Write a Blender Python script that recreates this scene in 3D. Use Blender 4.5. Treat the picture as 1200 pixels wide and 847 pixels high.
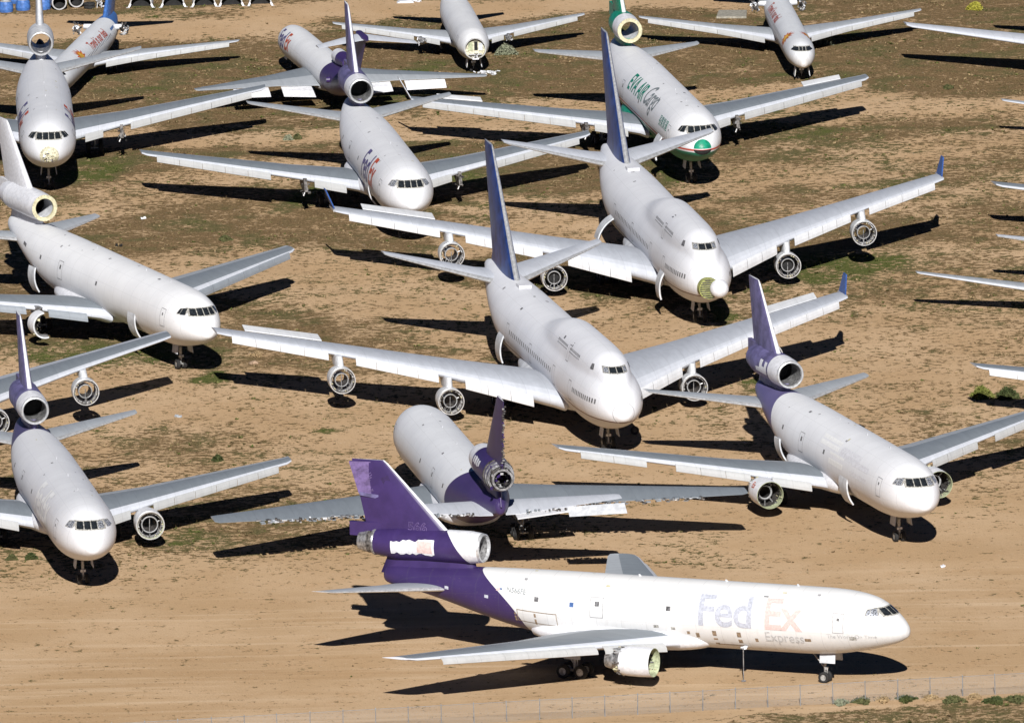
import bpy, bmesh, math, random
import numpy as np
from mathutils import Vector, Matrix
from mathutils.bvhtree import BVHTree
from math import radians as R, sin, cos, pi

random.seed(7)
rng = np.random.default_rng(7)
for o in list(bpy.data.objects): bpy.data.objects.remove(o)
scene = bpy.context.scene
COL = scene.collection
OY = 1440.0            # world shift so the field lies round the origin

# ------------------------------------------------------------------ camera
F_PX, PITCH, CAM_H, ROLL = 17508.4, 10.582, 273.23, -1.182
cam_d = bpy.data.cameras.new('camera')
cam_d.sensor_width = 36.0
cam_d.lens = F_PX / 1200 * 36.0
cam_d.clip_start = 10; cam_d.clip_end = 30000
cam = bpy.data.objects.new('camera', cam_d); COL.objects.link(cam)
cam.matrix_world = Matrix.Translation((0, -OY, CAM_H)) @ Matrix.Rotation(R(90 - PITCH), 4, 'X') @ Matrix.Rotation(R(ROLL), 4, 'Z')
scene.camera = cam

# ------------------------------------------------------------------ light
w = bpy.data.worlds.new('World'); scene.world = w; w.use_nodes = True
nt = w.node_tree; bg = nt.nodes['Background']
sky = nt.nodes.new('ShaderNodeTexSky'); sky.sky_type = 'NISHITA'; sky.sun_disc = False
sky.sun_elevation = R(31.4); sky.sun_rotation = R(180); sky.air_density = 0.22; sky.dust_density = 0.0; sky.ozone_density = 6.0; sky.altitude = 2500
nt.links.new(sky.outputs[0], bg.inputs[0]); bg.inputs[1].default_value = 0.05
sun_d = bpy.data.lights.new('sun', 'SUN'); sun_d.energy = 4.9; sun_d.angle = R(0.5); sun_d.color = (1.0, 0.97, 0.925)
sun = bpy.data.objects.new('sun', sun_d); COL.objects.link(sun)
sun.rotation_euler = Vector((-0.02, 1.637, -1)).to_track_quat('-Z', 'Y').to_euler()
sun.location = (0, -200, 200)
scene.view_settings.view_transform = 'Standard'; scene.view_settings.look = 'None'
scene.view_settings.exposure = 0.31; scene.view_settings.gamma = 1.0
scene.view_settings.use_curve_mapping = False
scene.render.engine = 'CYCLES'
scene.cycles.max_bounces = 4; scene.cycles.diffuse_bounces = 1

# ------------------------------------------------------------------ pixel -> ground (used for laying out the field)
def ground(px, py, z=0.0):
    p = R(PITCH); r = R(ROLL); c, s = cos(r), sin(r); a0, b0 = px - 600, py - 423.5
    a, b = c*a0 + s*b0, -s*a0 + c*b0
    d = (a/F_PX, cos(p) - b/F_PX*sin(p), -sin(p) - b/F_PX*cos(p))
    t = (z - CAM_H)/d[2]
    return d[0]*t, d[1]*t - OY

# ------------------------------------------------------------------ materials
MATS = {}
def nodes_of(name):
    m = bpy.data.materials.new(name); m.use_nodes = True
    t = m.node_tree; b = t.nodes['Principled BSDF']
    return m, t, b
def N(t, kind, **kw):
    n = t.nodes.new(kind)
    for k, v in kw.items(): setattr(n, k, v)
    return n
def L(t, a, b): t.links.new(a, b)
def math_n(t, op, a, b=None, clamp=False):
    n = N(t, 'ShaderNodeMath', operation=op); n.use_clamp = clamp
    for i, v in enumerate((a, b)):
        if v is None: continue
        if isinstance(v, (int, float)): n.inputs[i].default_value = v
        else: L(t, v, n.inputs[i])
    return n.outputs[0]
def mixc(t, fac, a, b, mode='MIX'):
    n = N(t, 'ShaderNodeMix', data_type='RGBA', blend_type=mode)
    if isinstance(fac, (int, float)): n.inputs[0].default_value = fac
    else: L(t, fac, n.inputs[0])
    for i, v in ((6, a), (7, b)):
        if isinstance(v, tuple): n.inputs[i].default_value = (*v[:3], 1)
        else: L(t, v, n.inputs[i])
    return n.outputs[2]
def noise(t, vec, scale, detail=4, rough=0.6, stretch=None):
    n = N(t, 'ShaderNodeTexNoise'); n.inputs['Scale'].default_value = scale
    n.inputs['Detail'].default_value = detail; n.inputs['Roughness'].default_value = rough
    if stretch:
        mp = N(t, 'ShaderNodeMapping'); mp.inputs['Scale'].default_value = stretch
        L(t, vec, mp.inputs[0]); vec = mp.outputs[0]
    L(t, vec, n.inputs['Vector'])
    return n.outputs[0]
def ramp(t, v, a, b):   # smooth 0..1 between a and b
    n = N(t, 'ShaderNodeMapRange'); n.interpolation_type = 'SMOOTHSTEP'
    n.inputs[1].default_value = a; n.inputs[2].default_value = b
    L(t, v, n.inputs[0]); return n.outputs[0]

def simple(name, col, rough=0.6, metal=0.0, var=0.15, scale=3.0):
    if name in MATS: return MATS[name]
    m, t, b = nodes_of(name)
    tc = N(t, 'ShaderNodeTexCoord').outputs['Object']
    nz = noise(t, tc, scale, 5, 0.65)
    dark = tuple(c*(1 - var*1.6) for c in col); lite = tuple(min(1, c*(1 + var*0.6)) for c in col)
    L(t, mixc(t, ramp(t, nz, 0.35, 0.65), dark, lite), b.inputs['Base Color'])
    b.inputs['Roughness'].default_value = rough; b.inputs['Metallic'].default_value = metal
    MATS[name] = m; return m

def hull(name, base, style='plain', accent=(0.044, 0.025, 0.115), grime=0.35, x0=36.4, k=0.17, rough=0.38):
    """weathered aircraft paint: panel joints, streaks, belly grime; optional livery zone"""
    if 'front' not in name: base = (min(.83, base[0]*1.07), min(.84, base[1]*1.06), min(.87, base[2]*1.035))
    m, t, b = nodes_of(name)
    tc = N(t, 'ShaderNodeTexCoord').outputs['Object']
    sp = N(t, 'ShaderNodeSeparateXYZ'); L(t, tc, sp.inputs[0])
    X, Y, Z = sp.outputs
    col = base
    n1 = noise(t, tc, 0.35, 5, 0.6)
    col = mixc(t, ramp(t, n1, 0.35, 0.7), tuple(c*0.965 for c in base), tuple(min(1, c*1.01) for c in base))
    cb = N(t, 'ShaderNodeCombineXYZ'); L(t, math_n(t, 'FLOOR', math_n(t, 'ADD', math_n(t, 'DIVIDE', X, 2.44), .5)), cb.inputs[0])
    a0 = math_n(t, 'ARCTAN2', Y, math_n(t, 'SUBTRACT', Z, 5.3)); L(t, math_n(t, 'FLOOR', math_n(t, 'ADD', math_n(t, 'MULTIPLY', a0, 1.75), .5)), cb.inputs[1])
    wn = N(t, 'ShaderNodeTexWhiteNoise'); L(t, cb.outputs[0], wn.inputs['Vector'])
    col = mixc(t, math_n(t, 'MULTIPLY', ramp(t, wn.outputs['Value'], .55, 1.0), .5), col, tuple(c*.93 for c in base))
    if style == 'tail':          # coloured rear fuselage behind a curved line
        zz = math_n(t, 'MAXIMUM', math_n(t, 'SUBTRACT', Z, 2.9), 0.0)
        edge = math_n(t, 'ADD', math_n(t, 'MULTIPLY', math_n(t, 'MULTIPLY', zz, zz), k), x0)
        f = ramp(t, math_n(t, 'SUBTRACT', X, edge), -0.02, 0.02)
        col = mixc(t, f, col, mixc(t, ramp(t, n1, 0.35, 0.7), tuple(c*0.85 for c in accent), accent))
    if style == 'belly':         # green belly, thin white and red line above it
        wv = math_n(t, 'MULTIPLY', math_n(t, 'SUBTRACT', X, 30), 0.008)
        zz = math_n(t, 'ADD', Z, wv)
        col = mixc(t, ramp(t, zz, 4.72, 4.70), col, (0.55, 0.08, 0.05))
        col = mixc(t, ramp(t, zz, 4.52, 4.50), col, base)
        col = mixc(t, ramp(t, zz, 4.36, 4.34), col, accent)
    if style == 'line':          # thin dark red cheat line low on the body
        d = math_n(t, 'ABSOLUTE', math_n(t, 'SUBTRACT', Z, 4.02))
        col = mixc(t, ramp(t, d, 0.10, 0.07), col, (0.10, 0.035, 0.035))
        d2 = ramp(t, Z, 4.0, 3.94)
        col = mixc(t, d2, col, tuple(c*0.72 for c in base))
    if style == 'bare':
        n3 = noise(t, tc, 1.2, 4, 0.6)
        col = mixc(t, ramp(t, n3, 0.3, 0.7), col, tuple(c*0.8 for c in base))
    # panel joints
    fx = math_n(t, 'ABSOLUTE', math_n(t, 'SUBTRACT', math_n(t, 'FRACT', math_n(t, 'DIVIDE', X, 2.44)), 0.5))
    j = ramp(t, fx, 0.488, 0.494)
    ang = math_n(t, 'ARCTAN2', Y, math_n(t, 'SUBTRACT', Z, 5.3))
    fa = math_n(t, 'ABSOLUTE', math_n(t, 'SUBTRACT', math_n(t, 'FRACT', math_n(t, 'MULTIPLY', ang, 1.75)), 0.5))
    j2 = ramp(t, fa, 0.490, 0.497)
    jj = math_n(t, 'MULTIPLY', math_n(t, 'MAXIMUM', j, j2), 0.22)
    col = mixc(t, jj, col, (0.12, 0.12, 0.13))
    # vertical dirt streaks and belly grime
    st = noise(t, tc, 1.0, 6, 0.7, (2.2, 2.2, 0.22))
    low = ramp(t, Z, 6.5, 2.2)
    col = mixc(t, math_n(t, 'MULTIPLY', math_n(t, 'MULTIPLY', ramp(t, st, 0.48, 0.75), low), grime), col, (0.22, 0.17, 0.12))
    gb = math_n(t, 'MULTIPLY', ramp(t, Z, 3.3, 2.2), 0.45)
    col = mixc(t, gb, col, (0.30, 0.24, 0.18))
    sp2 = noise(t, tc, 6.0, 3, 0.5)
    col = mixc(t, math_n(t, 'MULTIPLY', ramp(t, sp2, 0.66, 0.74), 0.25), col, (0.25, 0.22, 0.2))
    L(t, col, b.inputs['Base Color'])
    L(t, ramp(t, n1, 0.2, 0.9), b.inputs['Roughness'])
    rr = N(t, 'ShaderNodeMapRange'); rr.inputs[3].default_value = rough; rr.inputs[4].default_value = rough + 0.2
    L(t, n1, rr.inputs[0]); L(t, rr.outputs[0], b.inputs['Roughness'])
    bp = N(t, 'ShaderNodeBump'); bp.inputs['Strength'].default_value = 0.12; bp.inputs['Distance'].default_value = 0.03
    L(t, noise(t, tc, 1.3, 3, 0.5), bp.inputs['Height']); L(t, bp.outputs[0], b.inputs['Normal'])
    return m

def wingmat(name, col, rough=0.5):
    if name in MATS: return MATS[name]
    m, t, b = nodes_of(name)
    tc = N(t, 'ShaderNodeTexCoord').outputs['Object']
    sp = N(t, 'ShaderNodeSeparateXYZ'); L(t, tc, sp.inputs[0]); X, Y, Z = sp.outputs
    n1 = noise(t, tc, 0.8, 5, 0.65, (0.5, 2.0, 1.0))
    c = mixc(t, ramp(t, n1, 0.3, 0.72), tuple(v*0.91 for v in col), tuple(min(1, v*1.04) for v in col))
    fy = math_n(t, 'ABSOLUTE', math_n(t, 'SUBTRACT', math_n(t, 'FRACT', math_n(t, 'DIVIDE', Y, 1.9)), 0.5))
    c = mixc(t, math_n(t, 'MULTIPLY', ramp(t, fy, 0.485, 0.495), 0.3), c, tuple(v*0.4 for v in col))
    sw = math_n(t, 'SUBTRACT', X, math_n(t, 'MULTIPLY', math_n(t, 'ABSOLUTE', Y), 0.72))
    fw = math_n(t, 'ABSOLUTE', math_n(t, 'SUBTRACT', math_n(t, 'FRACT', math_n(t, 'DIVIDE', sw, 1.3)), 0.5))
    c = mixc(t, math_n(t, 'MULTIPLY', ramp(t, fw, 0.48, 0.49), 0.10), c, tuple(v*0.45 for v in col))
    n2 = noise(t, tc, 5.0, 3, 0.5)
    c = mixc(t, math_n(t, 'MULTIPLY', ramp(t, n2, 0.66, 0.76), 0.22), c, tuple(v*0.5 for v in col))
    L(t, c, b.inputs['Base Color']); b.inputs['Roughness'].default_value = rough; b.inputs['Metallic'].default_value = 0.0
    MATS[name] = m; return m

PURPLE = (0.044, 0.025, 0.115)
M_WHITE = simple('white_paint', (0.77, 0.78, 0.83), 0.4, 0, 0.08)
M_OFFW = simple('dull_white_paint', (0.62, 0.64, 0.68), 0.5, 0, 0.12, 1.5)
M_WGREY = wingmat('wing_grey', (0.225, 0.255, 0.29))
M_WJUM = wingmat('wing_jumbo_grey', (0.50, 0.53, 0.595))
M_WGREY2 = wingmat('slat_dull_grey', (0.27, 0.30, 0.34))
M_WLITE = wingmat('wing_light_grey', (0.60, 0.63, 0.70))
M_WMID = wingmat('wing_mid_grey', (0.40, 0.43, 0.47))
M_SLAT = wingmat('slat_grey', (0.47, 0.48, 0.49), 0.45)
M_SLATW = wingmat('slat_white', (0.70, 0.715, 0.75), 0.45)
M_PURPLE = simple('purple_paint', PURPLE, 0.4, 0, 0.10, 0.7)
M_PURFADE = simple('faded_purple_paint', (0.15, 0.135, 0.29), 0.5, 0, 0.25, 0.9)
M_PURPALE = simple('pale_purple_panel', (0.17, 0.12, 0.29), 0.5, 0, 0.25, 1.2)
M_DPUR = simple('deep_purple_patch', (0.035, 0.02, 0.09), 0.5, 0, 0.1)
M_BLUE = simple('dark_blue_paint', (0.022, 0.06, 0.25), 0.4, 0, 0.3, 0.6)
M_SKYBLUE = simple('blue_paint', (0.06, 0.16, 0.45), 0.45, 0, 0.2)
M_WINGLET = simple('winglet_blue', (0.04, 0.10, 0.32), 0.4, 0, 0.2)
M_GREEN = simple('green_paint', (0.01, 0.27, 0.16), 0.4, 0, 0.2)
M_PRIMER = simple('green_primer', (0.44, 0.48, 0.31), 0.7, 0, 0.25, 2.5)
M_YPRIM = simple('yellow_primer', (0.60, 0.56, 0.37), 0.7, 0, 0.15, 2.5)
M_DPRIM = simple('rib_primer', (0.34, 0.36, 0.12), 0.7, 0, 0.3, 2.5)
M_METAL = simple('bare_metal', (0.42, 0.42, 0.43), 0.42, 0.6, 0.35, 3.0)
M_SILVER = simple('polished_lip', (0.68, 0.69, 0.71), 0.38, 0.5, 0.15, 3.0)
M_DARKM = simple('burnt_metal', (0.13, 0.12, 0.115), 0.55, 0.4, 0.5, 3.0)
M_BLACK = simple('dark_cavity', (0.015, 0.015, 0.016), 0.9, 0, 0.3)
M_GLASS = simple('cockpit_glass', (0.02, 0.025, 0.03), 0.12, 0, 0.3)
M_SEAL = simple('window_seal', (0.42, 0.41, 0.38), 0.7, 0, 0.4, 6)
M_FOIL = simple('window_foil', (0.50, 0.53, 0.60), 0.25, 0.4, 0.6, 9)
M_WIN = simple('cabin_window', (0.17, 0.17, 0.18), 0.5, 0, 0.4, 4)
M_SEAM = simple('door_seam', (0.36, 0.36, 0.38), 0.6, 0, 0.2)
M_TYRE = simple('tyre_rubber', (0.02, 0.02, 0.021), 0.8, 0, 0.3)
M_GEAR = simple('gear_leg', (0.48, 0.48, 0.47), 0.45, 0.2, 0.35)
M_TXTP = simple('letter_purple', (0.13, 0.11, 0.27), 0.5, 0, 0.3, 4)
M_TXTO = simple('letter_orange', (0.60, 0.10, 0.04), 0.5, 0, 0.3, 4)
M_GHOSTB = simple('ghost_letter_blue', (0.49, 0.515, 0.60), 0.5, 0, 0.14, 5)
M_GHOSTR = simple('ghost_letter_red', (0.71, 0.54, 0.52), 0.5, 0, 0.10, 5)
M_GHOSTG = simple('ghost_letter_grey', (0.56, 0.56, 0.57), 0.5, 0, 0.2, 6)
M_GHOSTW = simple('ghost_letter_white', (0.90, 0.91, 0.92), 0.4, 0, 0.05, 3)
M_TAN = simple('bare_patch_tan', (0.34, 0.25, 0.17), 0.7, 0, 0.3, 5)
M_CREAM = simple('cream_bulkhead', (0.66, 0.63, 0.47), 0.7, 0, 0.3, 4)
M_GREYTXT = simple('letter_grey', (0.24, 0.28, 0.30), 0.5, 0, 0.3, 6)
M_REDTXT = simple('letter_red', (0.55, 0.11, 0.07), 0.5, 0, 0.3, 4)
M_BLUETXT = simple('letter_blue', (0.08, 0.17, 0.42), 0.5, 0, 0.3, 4)
M_GREENTXT = simple('letter_green', (0.01, 0.26, 0.17), 0.5, 0, 0.2, 4)
M_ORANGE = simple('orange_paint', (0.75, 0.28, 0.03), 0.5, 0, 0.3, 2)
M_YELLOW = simple('yellow_paint', (0.80, 0.50, 0.06), 0.5, 0, 0.2, 2)

# ------------------------------------------------------------------ mesh helpers
class MB:
    def __init__(self, *mats): self.v = []; self.f = []; self.mi = []; self.sm = []; self.mats = list(mats)
    def m(self, mat):
        if mat not in self.mats: self.mats.append(mat)
        return self.mats.index(mat)
    def add(self, vs, fs, mat, smooth=False):
        b = len(self.v); self.v += [tuple(map(float, p)) for p in vs]; i = self.m(mat)
        for f in fs: self.f.append(tuple(b + k for k in f)); self.mi.append(i); self.sm.append(smooth)
        return self
    def box(self, c, s, mat, rot=None):
        x, y, z = [k/2 for k in s]
        vs = [Vector((a*x, b*y, d*z)) for a in (-1, 1) for b in (-1, 1) for d in (-1, 1)]
        if rot is not None: vs = [rot @ v for v in vs]
        vs = [v + Vector(c) for v in vs]
        return self.add(vs, [(0,1,3,2),(4,6,7,5),(0,4,5,1),(2,3,7,6),(0,2,6,4),(1,5,7,3)], mat)
    def tube(self, a, b, r1, r2, mat, n=10, caps=True):
        a, b = Vector(a), Vector(b); d = (b - a).normalized()
        u = d.cross(Vector((0, 0, 1)));  u = u.normalized() if u.length > 1e-3 else Vector((1, 0, 0)); v = d.cross(u)
        vs = []
        for p, r in ((a, r1), (b, r2)):
            vs += [p + u*r*cos(2*pi*i/n) + v*r*sin(2*pi*i/n) for i in range(n)]
        self.add(vs, [(i, (i+1) % n, n + (i+1) % n, n + i) for i in range(n)], mat, True)
        if caps: self.add(vs, [tuple(range(n))[::-1], tuple(range(n, 2*n))], mat)
        return self
    def lathe(self, prof, c, mats, n=36, axis='x', arc=(0, 2*pi), closed=True):
        """prof list of (t, r); revolve about an axis through c; mats one or list per segment"""
        cx, cy, cz = c; full = abs(arc[1]-arc[0]) > 6.28
        k = n if full else n + 1
        rows = []
        for j in range(k):
            a = arc[0] + (arc[1]-arc[0])*j/n; ca, sa = cos(a), sin(a)
            if axis == 'x': rows.append([(cx+t, cy+r*sa, cz+r*ca) for t, r in prof])
            elif axis == 'y': rows.append([(cx+r*sa, cy+t, cz+r*ca) for t, r in prof])
            else: rows.append([(cx+r*sa, cy+r*ca, cz+t) for t, r in prof])
        m = len(prof); vs = [p for r in rows for p in r]
        segs = m if closed else m - 1
        for i in range(segs):
            i2 = (i+1) % m
            fs = [(j*m+i, j*m+i2, ((j+1) % k)*m+i2, ((j+1) % k)*m+i) for j in range(n)]
            mt = mats[i] if isinstance(mats, (list, tuple)) else mats
            # per segment own verts so edges between segments stay crisp
            ids = sorted({q for f in fs for q in f}); mp = {q: e for e, q in enumerate(ids)}
            self.add([vs[q] for q in ids], [tuple(mp[q] for q in f) for f in fs], mt, True)
        return self
    def prism(self, poly, y0, y1, mat, plane='xz', mat2=None):
        """extrude an (a,b) polygon; plane says which axes a,b are"""
        def P(a, b, c): return (a, c, b) if plane == 'xz' else ((a, b, c) if plane == 'xy' else (c, a, b))
        n = len(poly); vs = [P(a, b, y0) for a, b in poly] + [P(a, b, y1) for a, b in poly]
        self.add(vs, [tuple(range(n)), tuple(range(n, 2*n))[::-1]], mat2 or mat)
        return self.add(vs, [(i, n+i, n+(i+1) % n, (i+1) % n) for i in range(n)], mat)
    def link(self, name, parent=None, label=None):
        me = bpy.data.meshes.new(name); me.from_pydata(self.v, [], self.f)
        for mt in self.mats: me.materials.append(mt)
        me.polygons.foreach_set('material_index', self.mi)
        me.polygons.foreach_set('use_smooth', self.sm)
        bm = bmesh.new(); bm.from_mesh(me); bmesh.ops.remove_doubles(bm, verts=bm.verts, dist=1e-5) if False else None
        bmesh.ops.recalc_face_normals(bm, faces=bm.faces); bm.to_mesh(me); bm.free()
        o = bpy.data.objects.new(name, me); COL.objects.link(o)
        if parent: o.parent = parent
        if label: o['label'] = label
        return o

def thing(name, label, cat, loc, rot=(0, 0, 0), group=None):
    o = bpy.data.objects.new(name, None); COL.objects.link(o)
    o.location = loc; o.rotation_euler = rot; o['label'] = label; o['category'] = cat
    o.empty_display_size = 1
    if group: o['group'] = group
    return o
def tag(o, label, cat, group=None, kind=None):
    if kind: o['kind'] = kind
    if label: o['label'] = label
    if cat: o['category'] = cat
    if group: o['group'] = group
    return o

def interp(tab, x):
    """monotone cubic through a table of rows (x, a, b, ...)"""
    T = np.array(tab, float); xs = T[:, 0]; Y = T[:, 1:]
    h = np.diff(xs)[:, None]; dl = np.diff(Y, axis=0)/h
    m = np.zeros_like(Y); m[0] = dl[0]; m[-1] = dl[-1]
    for i in range(1, len(xs)-1):
        s = (dl[i-1]*dl[i] > 0); w1 = 2*h[i]+h[i-1]; w2 = h[i]+2*h[i-1]
        with np.errstate(divide='ignore', invalid='ignore'):
            m[i] = np.where(s, (w1+w2)/(w1/dl[i-1]+w2/dl[i]), 0)
    x = np.clip(x, xs[0], xs[-1]); i = int(np.clip(np.searchsorted(xs, x)-1, 0, len(xs)-2))
    t = (x-xs[i])/h[i, 0]; hh = h[i, 0]
    return (2*t**3-3*t**2+1)*Y[i] + (t**3-2*t**2+t)*hh*m[i] + (-2*t**3+3*t**2)*Y[i+1] + (t**3-t**2)*hh*m[i+1]

class Body:
    """lofted fuselage; rows: x, zc, half width, top radius, bottom radius [, upper lobe radius, upper lobe centre z]"""
    def __init__(self, tab, x0=None, x1=None, nth=56):
        self.tab = tab; a = tab[0][0] if x0 is None else x0; b = tab[-1][0] if x1 is None else x1
        L_ = b - a; s = np.linspace(0, 1, 110)
        nose_x = a + 7*(s[:40]/s[39])**2 if x0 is None else np.linspace(a, a+7, 40)
        xs = np.concatenate([nose_x, np.linspace(a+7, b-6, 50)[1:], b - 6*(1-np.linspace(0, 1, 26)[1:])**1.6 if x1 is None else np.linspace(b-6, b, 26)[1:]])
        self.xs = xs; vs = []; self.nth = nth
        for x in xs:
            for i in range(nth):
                vs.append(self.sec(x, 2*pi*i/nth))
        self.vs = vs; n = nth
        self.fs = [(r*n+i, r*n+(i+1) % n, (r+1)*n+(i+1) % n, (r+1)*n+i) for r in range(len(xs)-1) for i in range(n)]
        self.bvh = BVHTree.FromPolygons([Vector(v) for v in vs], self.fs)
    def sec(self, x, th):
        r = interp(self.tab, x); zc, w, rt, rb = r[:4]
        c, s = cos(th), sin(th); ry = max(w, 1e-4); rz = max(rt if c > 0 else rb, 1e-4)
        rad = 1/math.sqrt((s/ry)**2 + (c/rz)**2)
        if len(r) > 4 and r[4] > 0.01:
            ru, zu = r[4], r[5]; d = zu - zc; A = d*c; disc = ru*ru - d*d*s*s
            if disc > 0:
                r2 = A + math.sqrt(disc)
                if r2 > 0:
                    k = 7.0; rad = math.log(math.exp(k*rad)+math.exp(k*r2))/k
        return (float(x), float(rad*s), float(zc+rad*c))
    def mesh(self, mat, cap=True):
        mb = MB(mat); mb.add(self.vs, self.fs, mat, True)
        if cap:
            n = self.nth; mb.add(self.vs[:n], [tuple(range(n))], mat, True); mb.add(self.vs[-n:], [tuple(range(n))], mat, True)
        return mb
    def wrap(self, x, th, off=0.012):
        zc = interp(self.tab, x)[0]; o = Vector((x, 0, zc)); d = Vector((0, sin(th), cos(th)))
        h = self.bvh.ray_cast(o + d*8, -d)
        return h[0] + d*off if h[0] else o + d*3
    def front(self, y, z, off=0.012):
        h = self.bvh.ray_cast(Vector((-4, y, z)), Vector((1, 0, 0)))
        return h[0] + Vector((-off*1.5, 0, off*0.5)) if h[0] else None
    def side(self, x, z, s, off=0.012):
        h = self.bvh.ray_cast(Vector((x, 9*s, z)), Vector((0, -s, 0)))
        return h[0] + Vector((-off*0.4, off*s, 0)) if h[0] else None

def cut_mesh(polys, step):
    """2D polygons -> finely cut triangles"""
    bm = bmesh.new()
    for poly in polys:
        vs = [bm.verts.new((p[0], p[1], 0)) for p in poly]
        try: bm.faces.new(vs)
        except ValueError: pass
    return _cut(bm, step)
def _cut(bm, step):
    if not bm.verts: return [], []
    for ax in (0, 1):
        lo = min(v.co[ax] for v in bm.verts); hi = max(v.co[ax] for v in bm.verts)
        k = math.floor(lo/step)+1
        while k*step < hi:
            co = [0, 0, 0]; co[ax] = k*step; no = [0, 0, 0]; no[ax] = 1
            bmesh.ops.bisect_plane(bm, geom=bm.verts[:]+bm.edges[:]+bm.faces[:], plane_co=co, plane_no=no, dist=1e-5); k += 1
    bmesh.ops.triangulate(bm, faces=bm.faces[:])
    bm.verts.index_update()
    out = [tuple(v.co[:2]) for v in bm.verts], [tuple(v.index for v in f.verts) for f in bm.faces]
    bm.free(); return out
def text_polys(s, size=1.0, extrude_outline=0.0, spacing=1.0):
    cu = bpy.data.curves.new('t', 'FONT'); cu.body = s; cu.size = size; cu.offset = extrude_outline; cu.space_character = spacing
    ob = bpy.data.objects.new('t', cu); COL.objects.link(ob)
    dg = bpy.context.evaluated_depsgraph_get(); ev = ob.evaluated_get(dg); me = ev.to_mesh()
    bm = bmesh.new(); bm.from_mesh(me); ev.to_mesh_clear(); bpy.data.objects.remove(ob); bpy.data.curves.remove(cu)
    return bm
def text_uv(s, size, step=0.3, bold=0.0, spacing=1.0):
    bm = text_polys(s, size, bold, spacing); uv, fs = _cut(bm, step)
    if not uv: return [], [], 0
    w = max(p[0] for p in uv); return uv, fs, w
def lettering(body, parent, s, size, x_start, z_arc, side, mat, off=0.03, bold=0.02, spacing=1.0, name='lettering', stretch=1.0, slant=0.0):
    """text wrapped on a fuselage side; x_start = x of first letter; z_arc = arc angle (deg from top) of baseline"""
    uv, fs, wd = text_uv(s, size, 0.28, bold, spacing)
    if not uv: return x_start
    mb = MB(mat); vs = []
    for u, v in uv:
        x = x_start + (u*stretch + slant*v)*(-1 if side > 0 else 1)
        rad = 3.0 if body.tab[len(body.tab)//2][2] > 2.5 else 1.8
        th = R(z_arc) - v/rad
        vs.append(body.wrap(x, th*side, off))
    mb.add(vs, fs, mat); mb.link(name, parent)
    return x_start + wd*stretch*(-1 if side > 0 else 1)
def decal_rect(body, parent, x0, x1, a0, a1, side, mat, name='window', off=0.012, mb=None):
    uv, fs = cut_mesh([[(x0, R(a0)), (x1, R(a0)), (x1, R(a1)), (x0, R(a1))]], 0.2)
    own = mb is None; mb = mb or MB(mat)
    mb.add([body.wrap(u, v*side, off) for u, v in uv], fs, mat)
    if own: return mb.link(name, parent)
def decal_poly(body, parent, poly, side, mat, name, off=0.012):
    """poly in (x, degrees)"""
    uv, fs = cut_mesh([[(x, R(a)) for x, a in poly]], 0.2)
    mb = MB(mat); mb.add([body.wrap(u, v*side, off) for u, v in uv], fs, mat); return mb.link(name, parent)
def outline(body, parent, x0, x1, a0, a1, side, mat, name='door_outline', t=0.06):
    mb = MB(mat); ta = math.degrees(t/3)
    for r in ((x0, x1, a0, a0+ta), (x0, x1, a1-ta, a1), (x0, x0+t, a0, a1), (x1-t, x1, a0, a1)):
        decal_rect(body, None, *r, side, mat, off=0.022, mb=mb)
    return mb.link(name, parent)
def pane_front(body, parent, pts, mat, name='cockpit_window', off=0.02):
    uv, fs = cut_mesh([pts], 0.15); vs = [body.front(y, z, off) for y, z in uv]
    if any(v is None for v in vs): return None
    mb = MB(mat); mb.add(vs, fs, mat); return mb.link(name, parent)
def pane_side(body, parent, pts, side, mat, name='cockpit_window', off=0.02):
    uv, fs = cut_mesh([pts], 0.15); vs = [body.side(x, z, side, off) for x, z in uv]
    if any(v is None for v in vs): return None
    mb = MB(mat); mb.add(vs, fs, mat); return mb.link(name, parent)

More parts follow.
